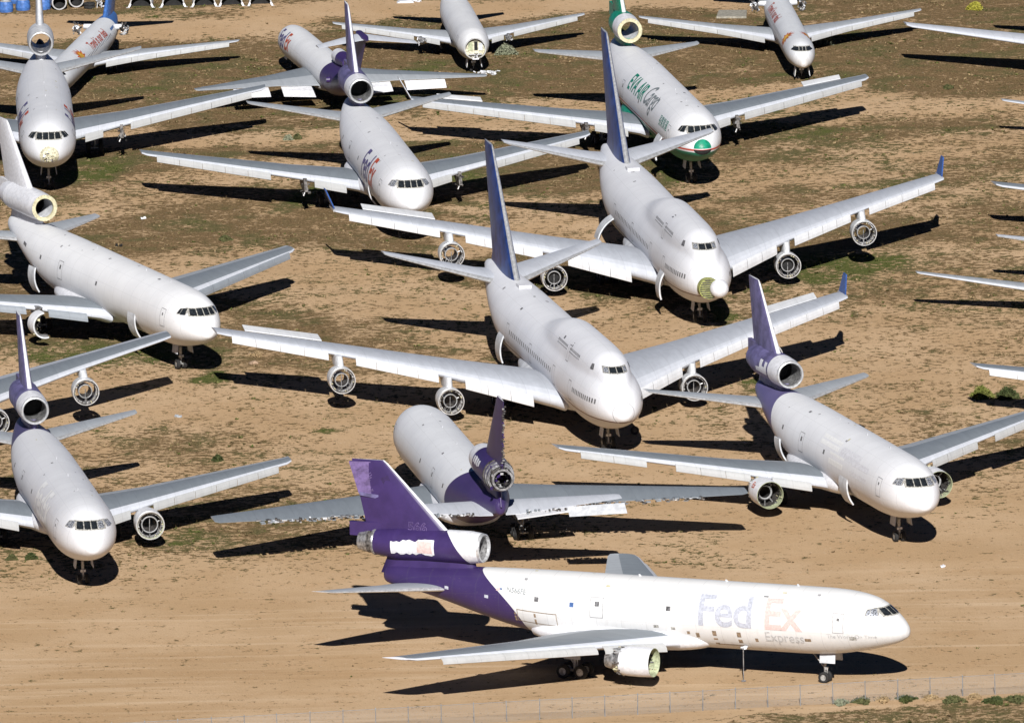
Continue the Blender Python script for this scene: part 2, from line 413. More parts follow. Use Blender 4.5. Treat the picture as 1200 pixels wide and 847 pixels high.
# airfoil: closed loop TE(upper) -> LE -> TE(lower)
AF_C = [1, .9, .78, .66, .66, .5, .36, .24, .24, .15, .15, .08, .03, .008, 0, .008, .03, .08, .15, .3, .5, .7, .85, 1]
def af(c, t):
    return 5*t*(0.2969*math.sqrt(max(c, 0)) - 0.126*c - 0.3516*c*c + 0.2843*c**3 - 0.1015*c**4) + 0.003*c
def surface(name, parent, st, m_le, m_mid, m_te, side=1, vertical=False, camber=0.015, label=None):
    """st: list of (span, xLE, chord, height, thickness ratio)"""
    mb = MB(); rows = []
    iLE = AF_C.index(0)
    for (y, x, c, z, t) in st:
        row = []
        for i, cc in enumerate(AF_C):
            up = 1 if i <= iLE else -1
            h = af(cc, t)*up*c + camber*4*cc*(1-cc)*c
            row.append((x+cc*c, y*side, z+h) if not vertical else (x+cc*c, h*side, y))
        rows.append(row)
    n = len(AF_C)
    for i in range(n-1):
        a, b = AF_C[i], AF_C[i+1]
        if a == b: continue
        mid = (a+b)/2
        if i < iLE or vertical: mt = m_le if mid < (0.03 if vertical else 0.08) else (m_mid if mid < 0.66 else m_te)
        else: mt = m_le
        vs = []; fs = []
        for k, r in enumerate(rows): vs += [r[i], r[i+1]]
        for k in range(len(rows)-1): fs.append((2*k, 2*k+1, 2*k+3, 2*k+2))
        mb.add(vs, fs, mt, False)
    for r in (rows[0], rows[-1]): mb.add(r, [tuple(range(n))], m_le)
    for k in range(len(rows)-1): mb.add([rows[k][0], rows[k][-1], rows[k+1][-1], rows[k+1][0]], [(0, 1, 2, 3)], m_te)
    # smooth along chord where same material
    o = mb.link(name, parent, label)
    bm = bmesh.new(); bm.from_mesh(o.data); bmesh.ops.remove_doubles(bm, verts=bm.verts, dist=1e-4)
    for f in bm.faces: f.smooth = len(f.verts) == 4
    for e in bm.edges:
        if len(e.link_faces) == 2 and e.calc_face_angle(0) > R(35): e.smooth = False
    bm.to_mesh(o.data); bm.free()
    return o
def along(st, y):
    T = np.array(st); return [float(np.interp(y, T[:, 0], T[:, i])) for i in (1, 2, 3, 4)]

def slats(parent, st, side, spans, mat, droop=1.0, depth=0.75, seg=2.3, jitter=0.006):
    for y0, y1 in spans:
        k = max(1, round((y1-y0)/seg)); ys = np.linspace(y0, y1, k+1)
        for a, b in zip(ys[:-1], ys[1:]):
            a += 0.018; b -= 0.018; mb = MB(mat); rows = []
            dj = random.uniform(-jitter, jitter)
            for y in (a, b):
                x, c, z, t = along(st, y); d = depth*(0.72+0.28*c/8)
                pts = [(0.22, 0.10), (-0.06, 0.09), (-0.34, -0.12), (-0.52, -0.48), (-0.58, -0.86)]
                top = [(x+px*d, z+pz*d*droop+dj+0.02) for px, pz in pts]
                bot = [(p[0]+0.09, p[1]-0.04) for p in top][::-1]
                rows.append([(p[0], y*side, p[1]) for p in top+bot])
            n = len(rows[0])
            mb.add(rows[0]+rows[1], [(i, (i+1) % n, n+(i+1) % n, n+i) for i in range(n)]+[tuple(range(n)), tuple(range(n, 2*n))], mat)
            mb.link('slat', parent)
def panel(parent, st, side, y0, y1, c0, c1, lift, mat, name='aileron', tilt=0.25):
    """a trailing-edge panel set off from the wing"""
    vs = []
    for y in (y0, y1):
        x, c, z, t = along(st, y)
        for cc, dz in ((c0, lift*0.3), (c1, lift)):
            vs += [(x+cc*c, y*side, z+af(cc if cc < 1 else 1, t)*c+0.05+dz), (x+cc*c, y*side, z+af(cc if cc < 1 else 1, t)*c+dz-0.05)]
    mb = MB(mat); mb.add(vs, [(0, 2, 6, 4), (1, 5, 7, 3), (0, 4, 5, 1), (2, 3, 7, 6), (0, 1, 3, 2), (4, 6, 7, 5)], mat)
    return mb.link(name, parent)

def wheel(parent, c, r, wd, hub=M_GEAR):
    mb = MB(M_TYRE, hub); x, y, z = c; h = wd/2
    mb.lathe([(-h, r*0.55), (-h, r*0.86), (-h*0.6, r), (h*0.6, r), (h, r*0.86), (h, r*0.55)], c, [M_TYRE]*5+[M_TYRE], 22, 'y')
    mb.lathe([(-h*0.8, 0.001), (-h*0.8, r*0.55), (h*0.8, r*0.55), (h*0.8, 0.001)], c, hub, 16, 'y', closed=False)
    return mb.link('wheel', parent)
def nose_gear(root, x, top, r=0.5, tr=0.36, doors=True, zb=0.0):
    g = MB(M_GEAR)
    g.tube((x, 0, top), (x, 0, zb+r), 0.14, 0.11, M_GEAR); g.tube((x-0.05, 0, zb+r+0.75), (x+1.3, 0, top), 0.07, 0.07, M_GEAR)
    g.tube((x, -tr, zb+r), (x, tr, zb+r), 0.08, 0.08, M_GEAR); g.box((x-0.16, 0, zb+r+0.8), (0.1, 0.5, 0.22), M_SILVER)
    g.tube((x-.2, 0, zb+r+.35), (x-.2, 0, zb+r+.9), .05, .05, M_GEAR, 6)
    o = g.link('nose_gear', root)
    for s in (-1, 1): wheel(o, (x, s*tr, zb+r), r, 0.36)
    if doors:
        for s in (-1, 1):
            d = MB(M_OFFW); d.box((x-0.6, s*0.78, top-0.42), (1.5, 0.05, 0.95), M_OFFW, Matrix.Rotation(s*R(8), 3, 'X'))
            d.box((x-0.6, s*0.74, top-0.42), (1.3, 0.04, 0.75), M_YPRIM if s > 0 else M_OFFW, Matrix.Rotation(s*R(8), 3, 'X'))
            d.link('gear_door', root)
def main_gear(root, x, y, top, r=0.64, wb=0.85, tr=0.68, doors=True):
    s = 1 if y > 0 else -1
    g = MB(M_GEAR); g.tube((x, y, top), (x, y, r), 0.22, 0.17, M_GEAR); g.tube((x-wb, y, r), (x+wb, y, r), 0.13, 0.13, M_GEAR)
    g.tube((x, y, r+0.6), (x, y-s*1.8, top), 0.09, 0.09, M_GEAR); g.tube((x, y, r+.5), (x+1.6, y, top), 0.08, 0.08, M_GEAR)
    for dx in (-wb, wb): g.tube((x+dx, y-tr, r), (x+dx, y+tr, r), 0.1, 0.1, M_GEAR)
    g.tube((x-.25, y, r+.1), (x-.25, y, top-.2), .05, .05, M_SILVER, 6)
    o = g.link('main_gear', root)
    for dx in (-wb, wb):
        for dy in (-tr, tr): wheel(o, (x+dx, y+dy, r), r, 0.48)
    if doors:
        d = MB(M_OFFW); d.box((x, y+s*0.55, top-0.75), (1.6, 0.06, 1.6), M_OFFW); d.link('gear_door', root)

def bits(mb, c, spread, n, mats, size=(0.08, 0.5), seed=0):
    rr = random.Random(seed)
    for i in range(n):
        p = [c[k]+rr.uniform(-spread[k], spread[k]) for k in range(3)]
        s = [rr.uniform(*size)*rr.choice((0.3, 1, 0.6)) for _ in range(3)]
        mb.box(p, s, rr.choice(mats), Matrix.Rotation(rr.uniform(0, 3), 3, Vector((rr.random(), rr.random(), rr.random()+.01)).normalized()))

def pylon(root, x0, x1, y, zt, zb, xb0, xb1, mat, w=0.42):
    """side-view quad from wing underside (x0..x1 at zt) to engine top (xb0..xb1 at zb), rounded front"""
    mb = MB(mat); rows = []
    for z, a, b in ((zt, x0, x1), ((zt+zb)/2, (x0+xb0)/2-0.12, (x1+xb1)/2), (zb, xb0, xb1)):
        L_ = b-a
        prof = [(0, 0), (0.03, .55), (0.1, .85), (0.25, 1), (0.7, .95), (1, .35)]
        row = [(a+L_*t, y+w/2*h, z) for t, h in prof]+[(a+L_*t, y-w/2*h, z) for t, h in prof[:0:-1]]
        rows.append(row)
    n = len(rows[0]); vs = [p for r in rows for p in r]
    mb.add(vs, [(k*n+i, k*n+(i+1) % n, (k+1)*n+(i+1) % n, (k+1)*n+i) for k in range(2) for i in range(n)], mat, True)
    mb.add(rows[0], [tuple(range(n))], mat); mb.add(rows[2], [tuple(range(n))], mat)
    return mb.link('pylon', root)

def ring_engine(root, x, y, z, r=1.35, length=1.9, inner=0.62, skin=M_OFFW, inside=M_DARKM, seed=1, core=False, primer=None, name='engine'):
    """fan case stripped of its cowls: outer shell, flanges, inner core ring on struts"""
    mb = MB(skin)
    inn = primer or inside
    mb.lathe([(0, r*0.93), (0, r), (0.25, r), (0.26, r*1.015), (0.4, r*1.015), (length*0.6, r*1.0), (length, r*0.9), (length, r*0.85), (length*0.45, r*0.87), (0.12, r*0.88)],
             (x, y, z), [M_SILVER, skin, M_SILVER, M_SILVER, skin, skin, M_METAL, inside, inside, inn], 40)
    rr = random.Random(seed)
    mb2 = MB(M_METAL)
    for q in (0.28, 0.75):
        mb2.lathe([(q, r*0.80), (q, r*0.875), (q+0.05, r*0.875), (q+0.05, r*0.80)], (x, y, z), M_METAL, 36)
    for i in range(54):
        a = rr.uniform(0, 2*pi)
        if rr.random() < 0.25: continue
        mb2.box((x+rr.uniform(0.1, 0.5), y+sin(a)*r*0.84, z+cos(a)*r*0.84), (rr.uniform(.1, .4), .06, rr.uniform(.08, .22)), rr.choice((M_METAL, M_SILVER, M_YPRIM, M_DARKM)), Matrix.Rotation(-a, 3, 'X'))
    ri = r*inner
    mb2.lathe([(0.55, ri*0.86), (0.5, ri*0.93), (0.55, ri), (1.5, ri*0.98), (length*0.98, ri*0.85), (length*0.98, ri*0.78), (1.4, ri*0.85)], (x, y, z), [M_SILVER, M_SILVER, M_METAL, M_METAL, M_METAL, M_DARKM, M_DARKM], 32)
    angs = (pi,) if seed % 2 else (pi, pi*0.35, -pi*0.4)
    for a in angs:
        mb2.tube((x+0.7, y+sin(a)*ri*0.9, z+cos(a)*ri*0.9), (x+0.7, y+sin(a)*r*0.88, z+cos(a)*r*0.88), 0.08, 0.08, M_METAL, 8)
    for i in range(5):
        a = rr.uniform(2.2, 4.1); q = rr.uniform(.1, .5); b0 = (x+q, y+sin(a)*r*.85, z+cos(a)*r*.85)
        mb2.tube(b0, (b0[0]+rr.uniform(-.15, .15), b0[1]+rr.uniform(-.4, .4), b0[2]+rr.uniform(.1, .7)), .03, .02, M_METAL, 5)
    mb2.tube((x+0.7, y+0.02, z-ri*0.9), (x+0.75, y-0.02, z+ri*(0.2+0.5*rr.random())), 0.05, 0.04, M_METAL, 6)
    o = mb.link(name, root); mb2.link('inner_case', o)
    if core:
        c = MB(M_DARKM)
        c.lathe([(1.0, 0.001), (1.02, ri*0.8), (length+1.6, ri*0.7), (length+1.6, 0.001)], (x, y, z), [M_BLACK, M_DARKM, M_BLACK], 24, closed=False)
        c.link('core', o)
    return o
def cowl_engine(root, x, y, z, r=1.32, seed=1, green=True):
    """fan cowl without inlet lip, bare core behind"""
    mb = MB(M_WHITE)
    mb.lathe([(0, r*0.955), (0, r*0.985), (1.2, r*1.02), (2.4, r), (3.0, r*0.93), (3.0, r*0.88), (1.6, r*0.93), (1.1, r*0.955)],
             (x, y, z), [M_PRIMER, M_WHITE, M_WHITE, M_WHITE, M_METAL, M_DARKM, M_DARKM, M_PRIMER if green else M_DARKM], 44)
    o = mb.link('engine', root)
    c = MB(M_METAL)
    c.lathe([(1.7, .42*r), (1.55, .5*r), (1.7, .58*r), (3.0, .62*r), (4.0, .60*r), (4.6, .50*r), (4.6, .46*r), (3, .5*r)], (x, y, z), [M_SILVER, M_METAL, M_METAL, M_METAL, M_METAL, M_METAL, M_BLACK, M_BLACK], 32)
    c.lathe([(2.9, .60*r), (2.9, .93*r), (3.35, .84*r), (3.5, .64*r)], (x, y, z), [M_DARKM, M_METAL, M_METAL, M_DARKM], 32)
    rr = random.Random(seed)
    for i in range(46):
        a = rr.uniform(0, 2*pi); q = rr.uniform(2.9, 3.6)
        c.box((x+q, y+sin(a)*r*(.98-.22*(q-2.9)), z+cos(a)*r*(.98-.22*(q-2.9))), (rr.uniform(.1, .5), .1, rr.uniform(.05, .2)), rr.choice((M_METAL, M_SILVER, M_DARKM, M_YPRIM)), Matrix.Rotation(-a, 3, 'X'))
    for i in range(34):
        a = rr.uniform(1.2, 5.1); q = rr.uniform(0.3, 1.6)
        c.box((x+q, y+sin(a)*r*.9, z+cos(a)*r*.9), (rr.uniform(.06, .5), .05, rr.uniform(.04, .18)), rr.choice((M_METAL, M_DARKM, M_BLACK, M_YPRIM)), Matrix.Rotation(-a, 3, 'X'))
    for a in (pi, pi*1.02+0.6, 2.2, 0.7, -0.8):
        c.tube((x+1.75, y+sin(a)*r*.52, z+cos(a)*r*.52), (x+1.75, y+sin(a)*r*.93, z+cos(a)*r*.93), .07, .07, M_METAL, 8)
    c.link('core', o)
    return o

# ------------------------------------------------------------------ body shapes
def dc_tab(length):
    d = length - 51.6
    P = [(0, 4.72, .02, .02, .02), (.1, 4.74, .42, .40, .36), (.35, 4.80, .80, .76, .66), (.8, 4.87, 1.22, 1.20, 1.0), (1.5, 4.97, 1.68, 1.72, 1.37), (2.3, 5.06, 2.06, 2.22, 1.70),
         (3.2, 5.14, 2.39, 2.58, 2.02), (4.5, 5.21, 2.70, 2.83, 2.36), (6, 5.26, 2.90, 2.96, 2.68), (8, 5.3, 3.0, 3.0, 2.93), (10, 5.3, 3.01, 3.01, 3.01),
         (33+d, 5.3, 3.01, 3.01, 3.01), (36+d, 5.42, 2.92, 2.87, 2.80), (39+d, 5.72, 2.70, 2.53, 2.48), (42+d, 6.12, 2.35, 2.06, 2.08), (45+d, 6.55, 1.90, 1.55, 1.65), (48+d, 6.85, 1.35, 1.15, 1.20),
         (50.3+d, 7.0, .85, .92, .95), (51.2+d, 7.02, .55, .72, .74), (51.55+d, 7.02, .28, .42, .44), (51.62+d, 7.02, .03, .04, .04)]
    return [(p[0], p[1]+.13)+p[2:] for p in P]
def jumbo_tab():
    #      x   zc    w    rt    rb   ru   zu
    return [(0, 4.85, .02, .02, .02, 0, 4.85), (.12, 4.87, .5, .5, .45, .0, 4.9), (.5, 4.95, 1.0, 1.02, .9, .3, 5.3), (1.2, 5.08, 1.55, 1.6, 1.4, .7, 6.0), (2.2, 5.2, 2.05, 2.15, 1.85, 1.0, 6.7),
            (3.4, 5.28, 2.45, 2.55, 2.25, 1.3, 7.2), (4.6, 5.32, 2.72, 2.85, 2.6, 1.55, 7.55), (5.6, 5.34, 2.88, 2.98, 2.82, 1.75, 7.78), (6.8, 5.35, 3.0, 3.1, 3.0, 1.98, 7.85), (8.5, 5.35, 3.14, 3.2, 3.15, 2.15, 7.80), (11, 5.35, 3.24, 3.25, 3.25, 2.3, 7.72),
            (14, 5.35, 3.25, 3.25, 3.25, 2.36, 7.68), (24, 5.35, 3.25, 3.25, 3.25, 2.36, 7.6), (27, 5.35, 3.25, 3.25, 3.25, 2.25, 7.35), (30, 5.35, 3.25, 3.25, 3.25, 2.1, 6.9), (33, 5.35, 3.25, 3.25, 3.25, 1.9, 6.2), (46, 5.35, 3.25, 3.25, 3.25, 1.5, 5.6),
            (50, 5.55, 3.12, 3.08, 2.95, .8, 5.6), (55, 6.1, 2.65, 2.6, 2.45, 0, 6), (60, 6.75, 1.95, 2.0, 1.8, 0, 6.7), (65, 7.35, 1.1, 1.3, 1.05, 0, 7.3), (68, 7.6, .55, .75, .6, 0, 7.6), (69, 7.65, .3, .35, .3, 0, 7.6), (69.1, 7.65, .02, .02, .02, 0, 7.6)]
def small_tab(kind):
    if kind == 'MD80':
        L_ = 41.5; r = 1.67; zc = 2.75; nose = [(0, 2.15, .02, .02, .02), (.12, 2.17, .3, .28, .26), (.5, 2.25, .6, .58, .5), (1.2, 2.38, .98, .95, .8), (2.2, 2.52, 1.28, 1.38, 1.05), (3.4, 2.65, 1.5, 1.6, 1.3), (5, 2.73, 1.63, 1.67, 1.55), (7, 2.75, r, r, r)]
        tail = [(31, zc, r, r, r), (35, 2.95, 1.5, 1.5, 1.4), (38.5, 3.3, 1.0, 1.15, 1.0), (41, 3.6, .45, .6, .5), (41.5, 3.6, .05, .1, .1)]
    elif kind == '737':
        r = 1.88; zc = 3.15; nose = [(0, 2.75, .02, .02, .02), (.12, 2.77, .4, .38, .36), (.5, 2.85, .8, .8, .7), (1.2, 2.95, 1.2, 1.3, 1.05), (2.4, 3.05, 1.55, 1.7, 1.4), (4, 3.12, 1.8, 1.88, 1.75), (6, 3.15, r, r, r)]
        tail = [(24, zc, r, r, r), (28, 3.5, 1.6, 1.55, 1.5), (32, 4.1, .95, .95, .9), (34.5, 4.5, .4, .45, .4), (35, 4.5, .05, .05, .05)]
    else:
        r = 1.88; zc = 3.2; nose = [(0, 2.6, .02, .02, .02), (.12, 2.62, .35, .32, .3), (.5, 2.72, .72, .7, .62), (1.4, 2.9, 1.15, 1.15, 1.0), (2.6, 3.05, 1.5, 1.7, 1.3), (4.2, 3.15, 1.75, 1.86, 1.6), (6.5, 3.2, r, r, r)]
        tail = [(30, zc, r, r, r), (35, 3.6, 1.7, 1.55, 1.55), (39, 4.1, 1.3, 1.15, 1.2), (42, 4.4, 1.0, 0.95, .95), (43, 4.45, .9, .9, .9)]
    return nose + tail

GROUP = 'retired jets parked in rows on the desert field'

def place(label, pose, cat='aircraft', name='parked_jet', pitch=0.0, pz=0.0):
    X, Y, yaw, bank = pose
    return thing(name, label, cat, (X, Y-OY, pz), (R(bank), pitch, R(yaw+90)), GROUP)

def cockpit_dc(body, root, foil=()):
    seal = M_SEAL
    for s in (-1, 1):
        P = lambda pts: [(y*s, z+.13) for y, z in pts]; Q = lambda pts: [(x, z+.13) for x, z in pts]
        pane_front(body, root, P([(0, 6.34), (1.45, 6.30), (1.42, 7.06), (0, 7.12)]), seal, 'window_frame', 0.01)
        pane_front(body, root, P([(.04, 6.42), (.62, 6.42), (.58, 7.03), (.04, 7.05)]), M_GLASS)
        pane_front(body, root, P([(.70, 6.42), (1.30, 6.40), (1.18, 6.98), (.67, 7.02)]), M_FOIL if ('f', s) in foil else M_GLASS)
        pane_side(body, root, Q([(2.2, 6.42), (3.45, 6.40), (3.3, 6.98), (2.5, 7.05)]), s, seal, 'window_frame', 0.01)
        pane_side(body, root, Q([(2.30, 6.40), (2.95, 6.38), (2.95, 7.0), (2.55, 6.98)]), s, M_FOIL if ('s', s) in foil else M_GLASS)
        pane_side(body, root, Q([(3.0, 6.47), (3.35, 6.46), (3.22, 6.92), (3.0, 6.95)]), s, M_FOIL if ('s', s) in foil else M_GLASS)

def details_dc(body, root, d=0.0, seed=0):
    rr = random.Random(seed)
    for s in (-1, 1):
        outline(body, root, 5.2, 6.25, 62, 98, s, M_SEAM)
        decal_rect(body, root, 5.6, 5.85, 71, 76, s, M_WIN, 'door_window')
        for x in (22+d*.4, 29+d, 35+d):
            decal_rect(body, root, x, x+.42, 70, 78, s, M_WIN, 'window')
        outline(body, root, 28.6+d, 29.9+d, 62, 98, s, M_SEAM)
    for i in range(9):
        x = rr.uniform(7, 38+d); a = rr.uniform(-40, 40)
        decal_rect(body, root, x, x+rr.uniform(.15, .5), a, a+rr.uniform(2, 6), 1, rr.choice((M_SEAM, M_SEAM, M_WIN, M_YPRIM)), 'access_panel')
    for x in (10.5, 17.5, 26.0+d):
        mb = MB(M_OFFW); mb.prism([(x, 8.39), (x+.3, 8.39), (x+.34, 8.61), (x+.2, 8.61)], -.02, .02, M_OFFW); mb.link('antenna', root)

def fairing(root, mat, x0, x1, w, z0, z1, name='wing_fairing'):
    xs = np.linspace(0, 1, 22); rows = []; n = 28
    for t in xs:
        k = math.sqrt(max(0, 1-(2*t-1)**4))**1.0
        k = max(k, 0.02); zc = (z0+z1)/2
        rows.append([(x0+(x1-x0)*t, (w-1.0+1.0*k)*math.copysign(abs(sin(a))**0.8, sin(a))*(0.3+0.7*k), zc+(z1-z0)/2*k*math.copysign(abs(cos(a))**0.9, cos(a))) for a in [2*pi*i/n for i in range(n)]])
    mb = MB(mat); vs = [p for r in rows for p in r]
    mb.add(vs, [(k*n+i, k*n+(i+1) % n, (k+1)*n+(i+1) % n, (k+1)*n+i) for k in range(len(rows)-1) for i in range(n)], mat, True)
    mb.add(rows[0], [tuple(range(n))], mat); mb.add(rows[-1], [tuple(range(n))], mat)
    return mb.link(name, root)

def cargo_door(root, x0, x1, side, R_=3.0, zc=5.43, a0=98, a1=150, phi=85, mat=M_OFFW, name='cargo_door'):
    hy, hz = R_*sin(R(a0)), R_*cos(R(a0))
    def rot(y, z, ph):
        dy, dz = y-hy, z-hz; c, s = cos(ph), sin(ph); return hy+dy*c-dz*s, hz+dy*s+dz*c
    mb = MB(mat); n = 10; outer = []; inner = []
    for i in range(n+1):
        a = R(a0+(a1-a0)*i/n)
        outer.append(rot(R_*sin(a), R_*cos(a), R(phi))); inner.append(rot((R_-.14)*sin(a), (R_-.14)*cos(a), R(phi)))
    prof = outer + inner[::-1]; m = len(prof)
    vs = [(x0, y*side, z+zc) for y, z in prof] + [(x1, y*side, z+zc) for y, z in prof]
    mb.add(vs, [(i, (i+1) % m, m+(i+1) % m, m+i) for i in range(m)], mat)
    for k in range(n):
        for b in (0, m):
            mb.add([vs[b+k], vs[b+k+1], vs[b+m-2-k], vs[b+m-1-k]], [(0, 1, 2, 3)], M_YPRIM if b else mat)
    for t in (0.25, 0.5, 0.75):
        x = x0+(x1-x0)*t
        for k in range(n):
            a, b2 = inner[k], inner[k+1]; a2 = ((a[0]*.965), a[1]-.1); b3 = (b2[0]*.965, b2[1]-.1)
            mb.add([(x, a[0]*side, a[1]+zc), (x, b2[0]*side, b2[1]+zc), (x, b3[0]*side, b3[1]+zc), (x, a2[0]*side, a2[1]+zc)], [(0, 1, 2, 3)], M_METAL)
    o = mb.link(name, root)
    return o

# ------------------------------------------------------------------ wide-body trijet
def trijet(label, pose, K, hullmat, length=51.6, fin_m=M_WHITE, nac_m=M_WHITE, inlet='lip', tube_open=False, wing_m=M_WGREY, te_m=M_WMID,
           slat_m=M_SLAT, engines=('cowl', 'cowl'), doors=(), foil=(), pitch=0.0, pz=0.0, ng_drop=0.0, slat_spans=None, winglets=(), torn=False,
           ailerons=(), root_mat=M_WHITE, rudder=True, nac_front=None, detail=True, stab_le=M_SILVER, seed=1, gear=True, stab_m=None, elevators=True):
    root = place(label, pose, pitch=pitch, pz=pz); d = length - 51.6
    B = Body(dc_tab(length)); B.mesh(hullmat).link('fuselage', root)
    fairing(root, root_mat, 18.0+d*.5, 37+d*.5, 3.28, 2.05, 4.6)
    # wings
    tx, ty, tz = K['w']; x3 = 21.5 if d == 0 else tx-17.6
    st = [(2.2, x3-1.4, 13.6, 3.05, .13), (3.0, x3-.2, 12.4, 3.2, .13), (8.9, x3+(tx-x3)*.275, 8.4, 3.75+.18*(tz-5), .115), (ty-.5, tx-.55, 3.25, tz-.12, .10), (ty, tx+.1, 2.6, tz, .08)]
    for s in (1, -1):
        surface('wing', root, st, M_WLITE if wing_m is M_WGREY else wing_m, wing_m, te_m, s)
        sp = slat_spans or [(4.2, 7.4), (9.2, ty-1.0)]
        slats(root, st, s, sp, slat_m, depth=.74)
        if s in ailerons: panel(root, st, s, ty-7.5, ty-3.0, .80, 1.05, .45, M_SLATW)
        if s in winglets:
            mb = MB(M_WLITE); a = (tx+.6, ty*s, tz); b = (tx+2.0, (ty+1.1)*s, tz+2.15)
            vs = [(a[0], a[1], a[2]+.06), (a[0]+2.1, a[1], a[2]+.06), (b[0]+1.0, b[1], b[2]), (b[0], b[1], b[2])]
            vs += [(p[0], p[1]-.12*s, p[2]-.06) for p in vs]
            mb.add(vs, [(0,1,2,3),(7,6,5,4),(0,4,5,1),(1,5,6,2),(2,6,7,3),(3,7,4,0)], M_WLITE); mb.link('winglet', root)
        if torn:
            mb = MB(M_SILVER); rr = random.Random(seed+s)
            for i in range(120):
                y = rr.uniform(4.5, ty-4); x, c, z, t = along(st, y)
                mb.box((x+c*rr.uniform(.97, 1.05)+.1, y*s, z+rr.uniform(-.25, .12)), (rr.uniform(.15, .7), rr.uniform(.05, .5), rr.uniform(.03, .16)), rr.choice((M_METAL, M_OFFW, M_WGREY, M_DARKM, M_METAL, M_WGREY)), Matrix.Rotation(rr.uniform(-.5, .5), 3, 'Z'))
            mb.link('torn_trailing_edge', root)
            panel(root, st, s, 4.0, 9.5, 1.02, 1.22, -.35, M_WHITE, 'flap')
        else:
            for y in (6.0, 12.5, 17.5):
                x, c, z, t = along(st, y); mb = MB(M_WLITE)
                mb.prism([(x+c*.62, z-.25), (x+c*1.08, z-.18), (x+c*1.12, z-.45), (x+c*.85, z-.75)], y*s-.14, y*s+.14, M_WLITE); mb.link('flap_track_fairing', root)
    # engines
    for s, kind in zip((1, -1), engines):
        x, c, z, t = along(st, 8.2); ex = 21.3+d*.5; ez = 2.45
        if kind in ('cowl', 'cowlw'):
            pylon(root, x+.2, x+4.2, 8.2*s, z-.25, ez+1.1, ex+1.0, ex+4.4, M_METAL)
            o = cowl_engine(root, ex+ (1.0 if kind == 'cowlw' else 0), 8.2*s, ez, seed=seed*3+s)
        elif kind == 'ring':
            pylon(root, x+.2, x+4.2, 8.2*s, z-.25, ez+1.15, ex+1.0, ex+3.0, M_METAL)
            ring_engine(root, ex+.8, 8.2*s, ez, 1.34, 3.1, .6, skin=M_WHITE, seed=seed+s+4, primer=M_PRIMER)
        elif kind == 'half':
            pylon(root, x-.6, x+4.2, 8.2*s, z-.25, ez+1.5, ex+1.8, ex+4.0, M_METAL)
            mb = MB(M_WHITE); cx = (ex+.8, 8.2*s, ez-.1)
            mb.lathe([(0, 1.2), (0, 1.35), (.9, 1.38), (1.7, 1.33), (1.7, 1.2), (.9, 1.02), (.3, 1.0)], cx, [M_OFFW, M_WHITE, M_WHITE, M_WHITE, M_METAL, M_DARKM, M_METAL], 30, arc=(0.1*s, 3.4*s))
            o = mb.link('engine', root); b2 = MB(M_METAL); bits(b2, (cx[0]+.5, cx[1]+.8*s, cx[2]), (.4, .35, .9), 24, (M_METAL, M_DARKM, M_YPRIM), (.06, .3), 4); b2.link('wiring', o)
        elif kind == 'wreck':
            mb = MB(M_DARKM); cx = (ex+3.5, 8.2*s, ez+.1)
            for a, b in ((2.0, 2.6), (2.8, 3.6), (3.8, 4.4)):
                mb.lathe([(0, 1.05), (0, 1.3), (2.2, 1.2), (2.2, 1.0)], cx, M_DARKM, 8, arc=(a, b))
            mb.lathe([(.4, .5), (.4, .62), (2.6, .6), (2.6, .48)], cx, M_DARKM, 16)
            mb.link('engine', root)
            pylon(root, x+.2, x+4.2, 8.2*s, z-.25, ez+.7, ex+3.0, ex+5.0, M_METAL)
        elif kind == 'stub':
            mb = MB(M_METAL)
            mb.prism([(x-.5, z+.15), (x+3, z-.2), (x+3.2, z-.8), (x+.8, z-1.35), (x-1.3, z-1.15), (x-1.0, z-.6)], 8.2*s-.17, 8.2*s+.17, M_DARKM)
            bits(mb, (x-.2, 8.2*s, z-.85), (.8, .45, .7), 26, (M_DARKM, M_DARKM, M_METAL), (.06, .34), seed*5+s)
            mb.tube((x-.9, 8.2*s, z-1.0), (x-1.1, 8.2*s+.3, z-1.6), .07, .1, M_METAL, 8)
            mb.link('pylon', root)
    # tail plane
    sx, sy, sz = K['s']; sm = stab_m or M_WMID
    ss = [(.6, 43.4+d, 7.4, 6.35, .09), (1.9, 44.7+d, 6.5, 6.45, .09), (sy-.3, sx-.35, 2.2, sz-.05, .08), (sy, sx+.1, 1.8, sz, .06)]
    for s in (1, -1): surface('stabilizer', root, ss, stab_le, sm, sm, s)
    # fin
    fx, fz = K['f']
    fs = [(11.1, 44.7+d, 8.4, 0, .11), (fz-.3, fx-.25, 3.6, 0, .10), (fz, fx+.15, 3.2, 0, .06)]
    surface('fin', root, fs, nac_front or (M_SILVER if fin_m is not M_WHITE else M_WHITE), fin_m, fin_m, 1, vertical=True, camber=0)
    if rudder == 'damaged':
        mb = MB(M_PURPALE); f = lambda z: np.interp(z, (11, 17.4), (52.6, 54.7))
        pol = [(52.6, 17.42), (54.75, 17.35), (53.9, 14.6), (51.6, 14.3)]
        mb.prism(pol, -.16, .16, M_PURPALE, 'xz'); mb.prism([(51.5, 14.4), (53.0, 14.5), (53.9, 14.62), (53.7, 14.3), (52.2, 14.1)], -.13, .22, M_PURFADE)
        rr = random.Random(3)
        for i in range(20):
            z = rr.uniform(14.1, 17.1); x = np.interp(z, (13.9, 17.35), (52.2, 53.6))+rr.uniform(-.5, .5)
            mb.box((x, .17, z), (rr.uniform(.2, .8), .02, .05), M_PURPALE, Matrix.Rotation(rr.uniform(.3, .8), 3, 'Y'))
        mb.link('rudder', root, 'faded rudder with torn skin')
        mb = MB(M_PURPLE); mb.prism([(48.6, 11.85), (54.85, 11.85), (54.85, 10.6), (52.6, 10.55), (50.0, 10.9)], -.2, .2, M_PURPLE); mb.link('rudder', root)
    elif rudder:
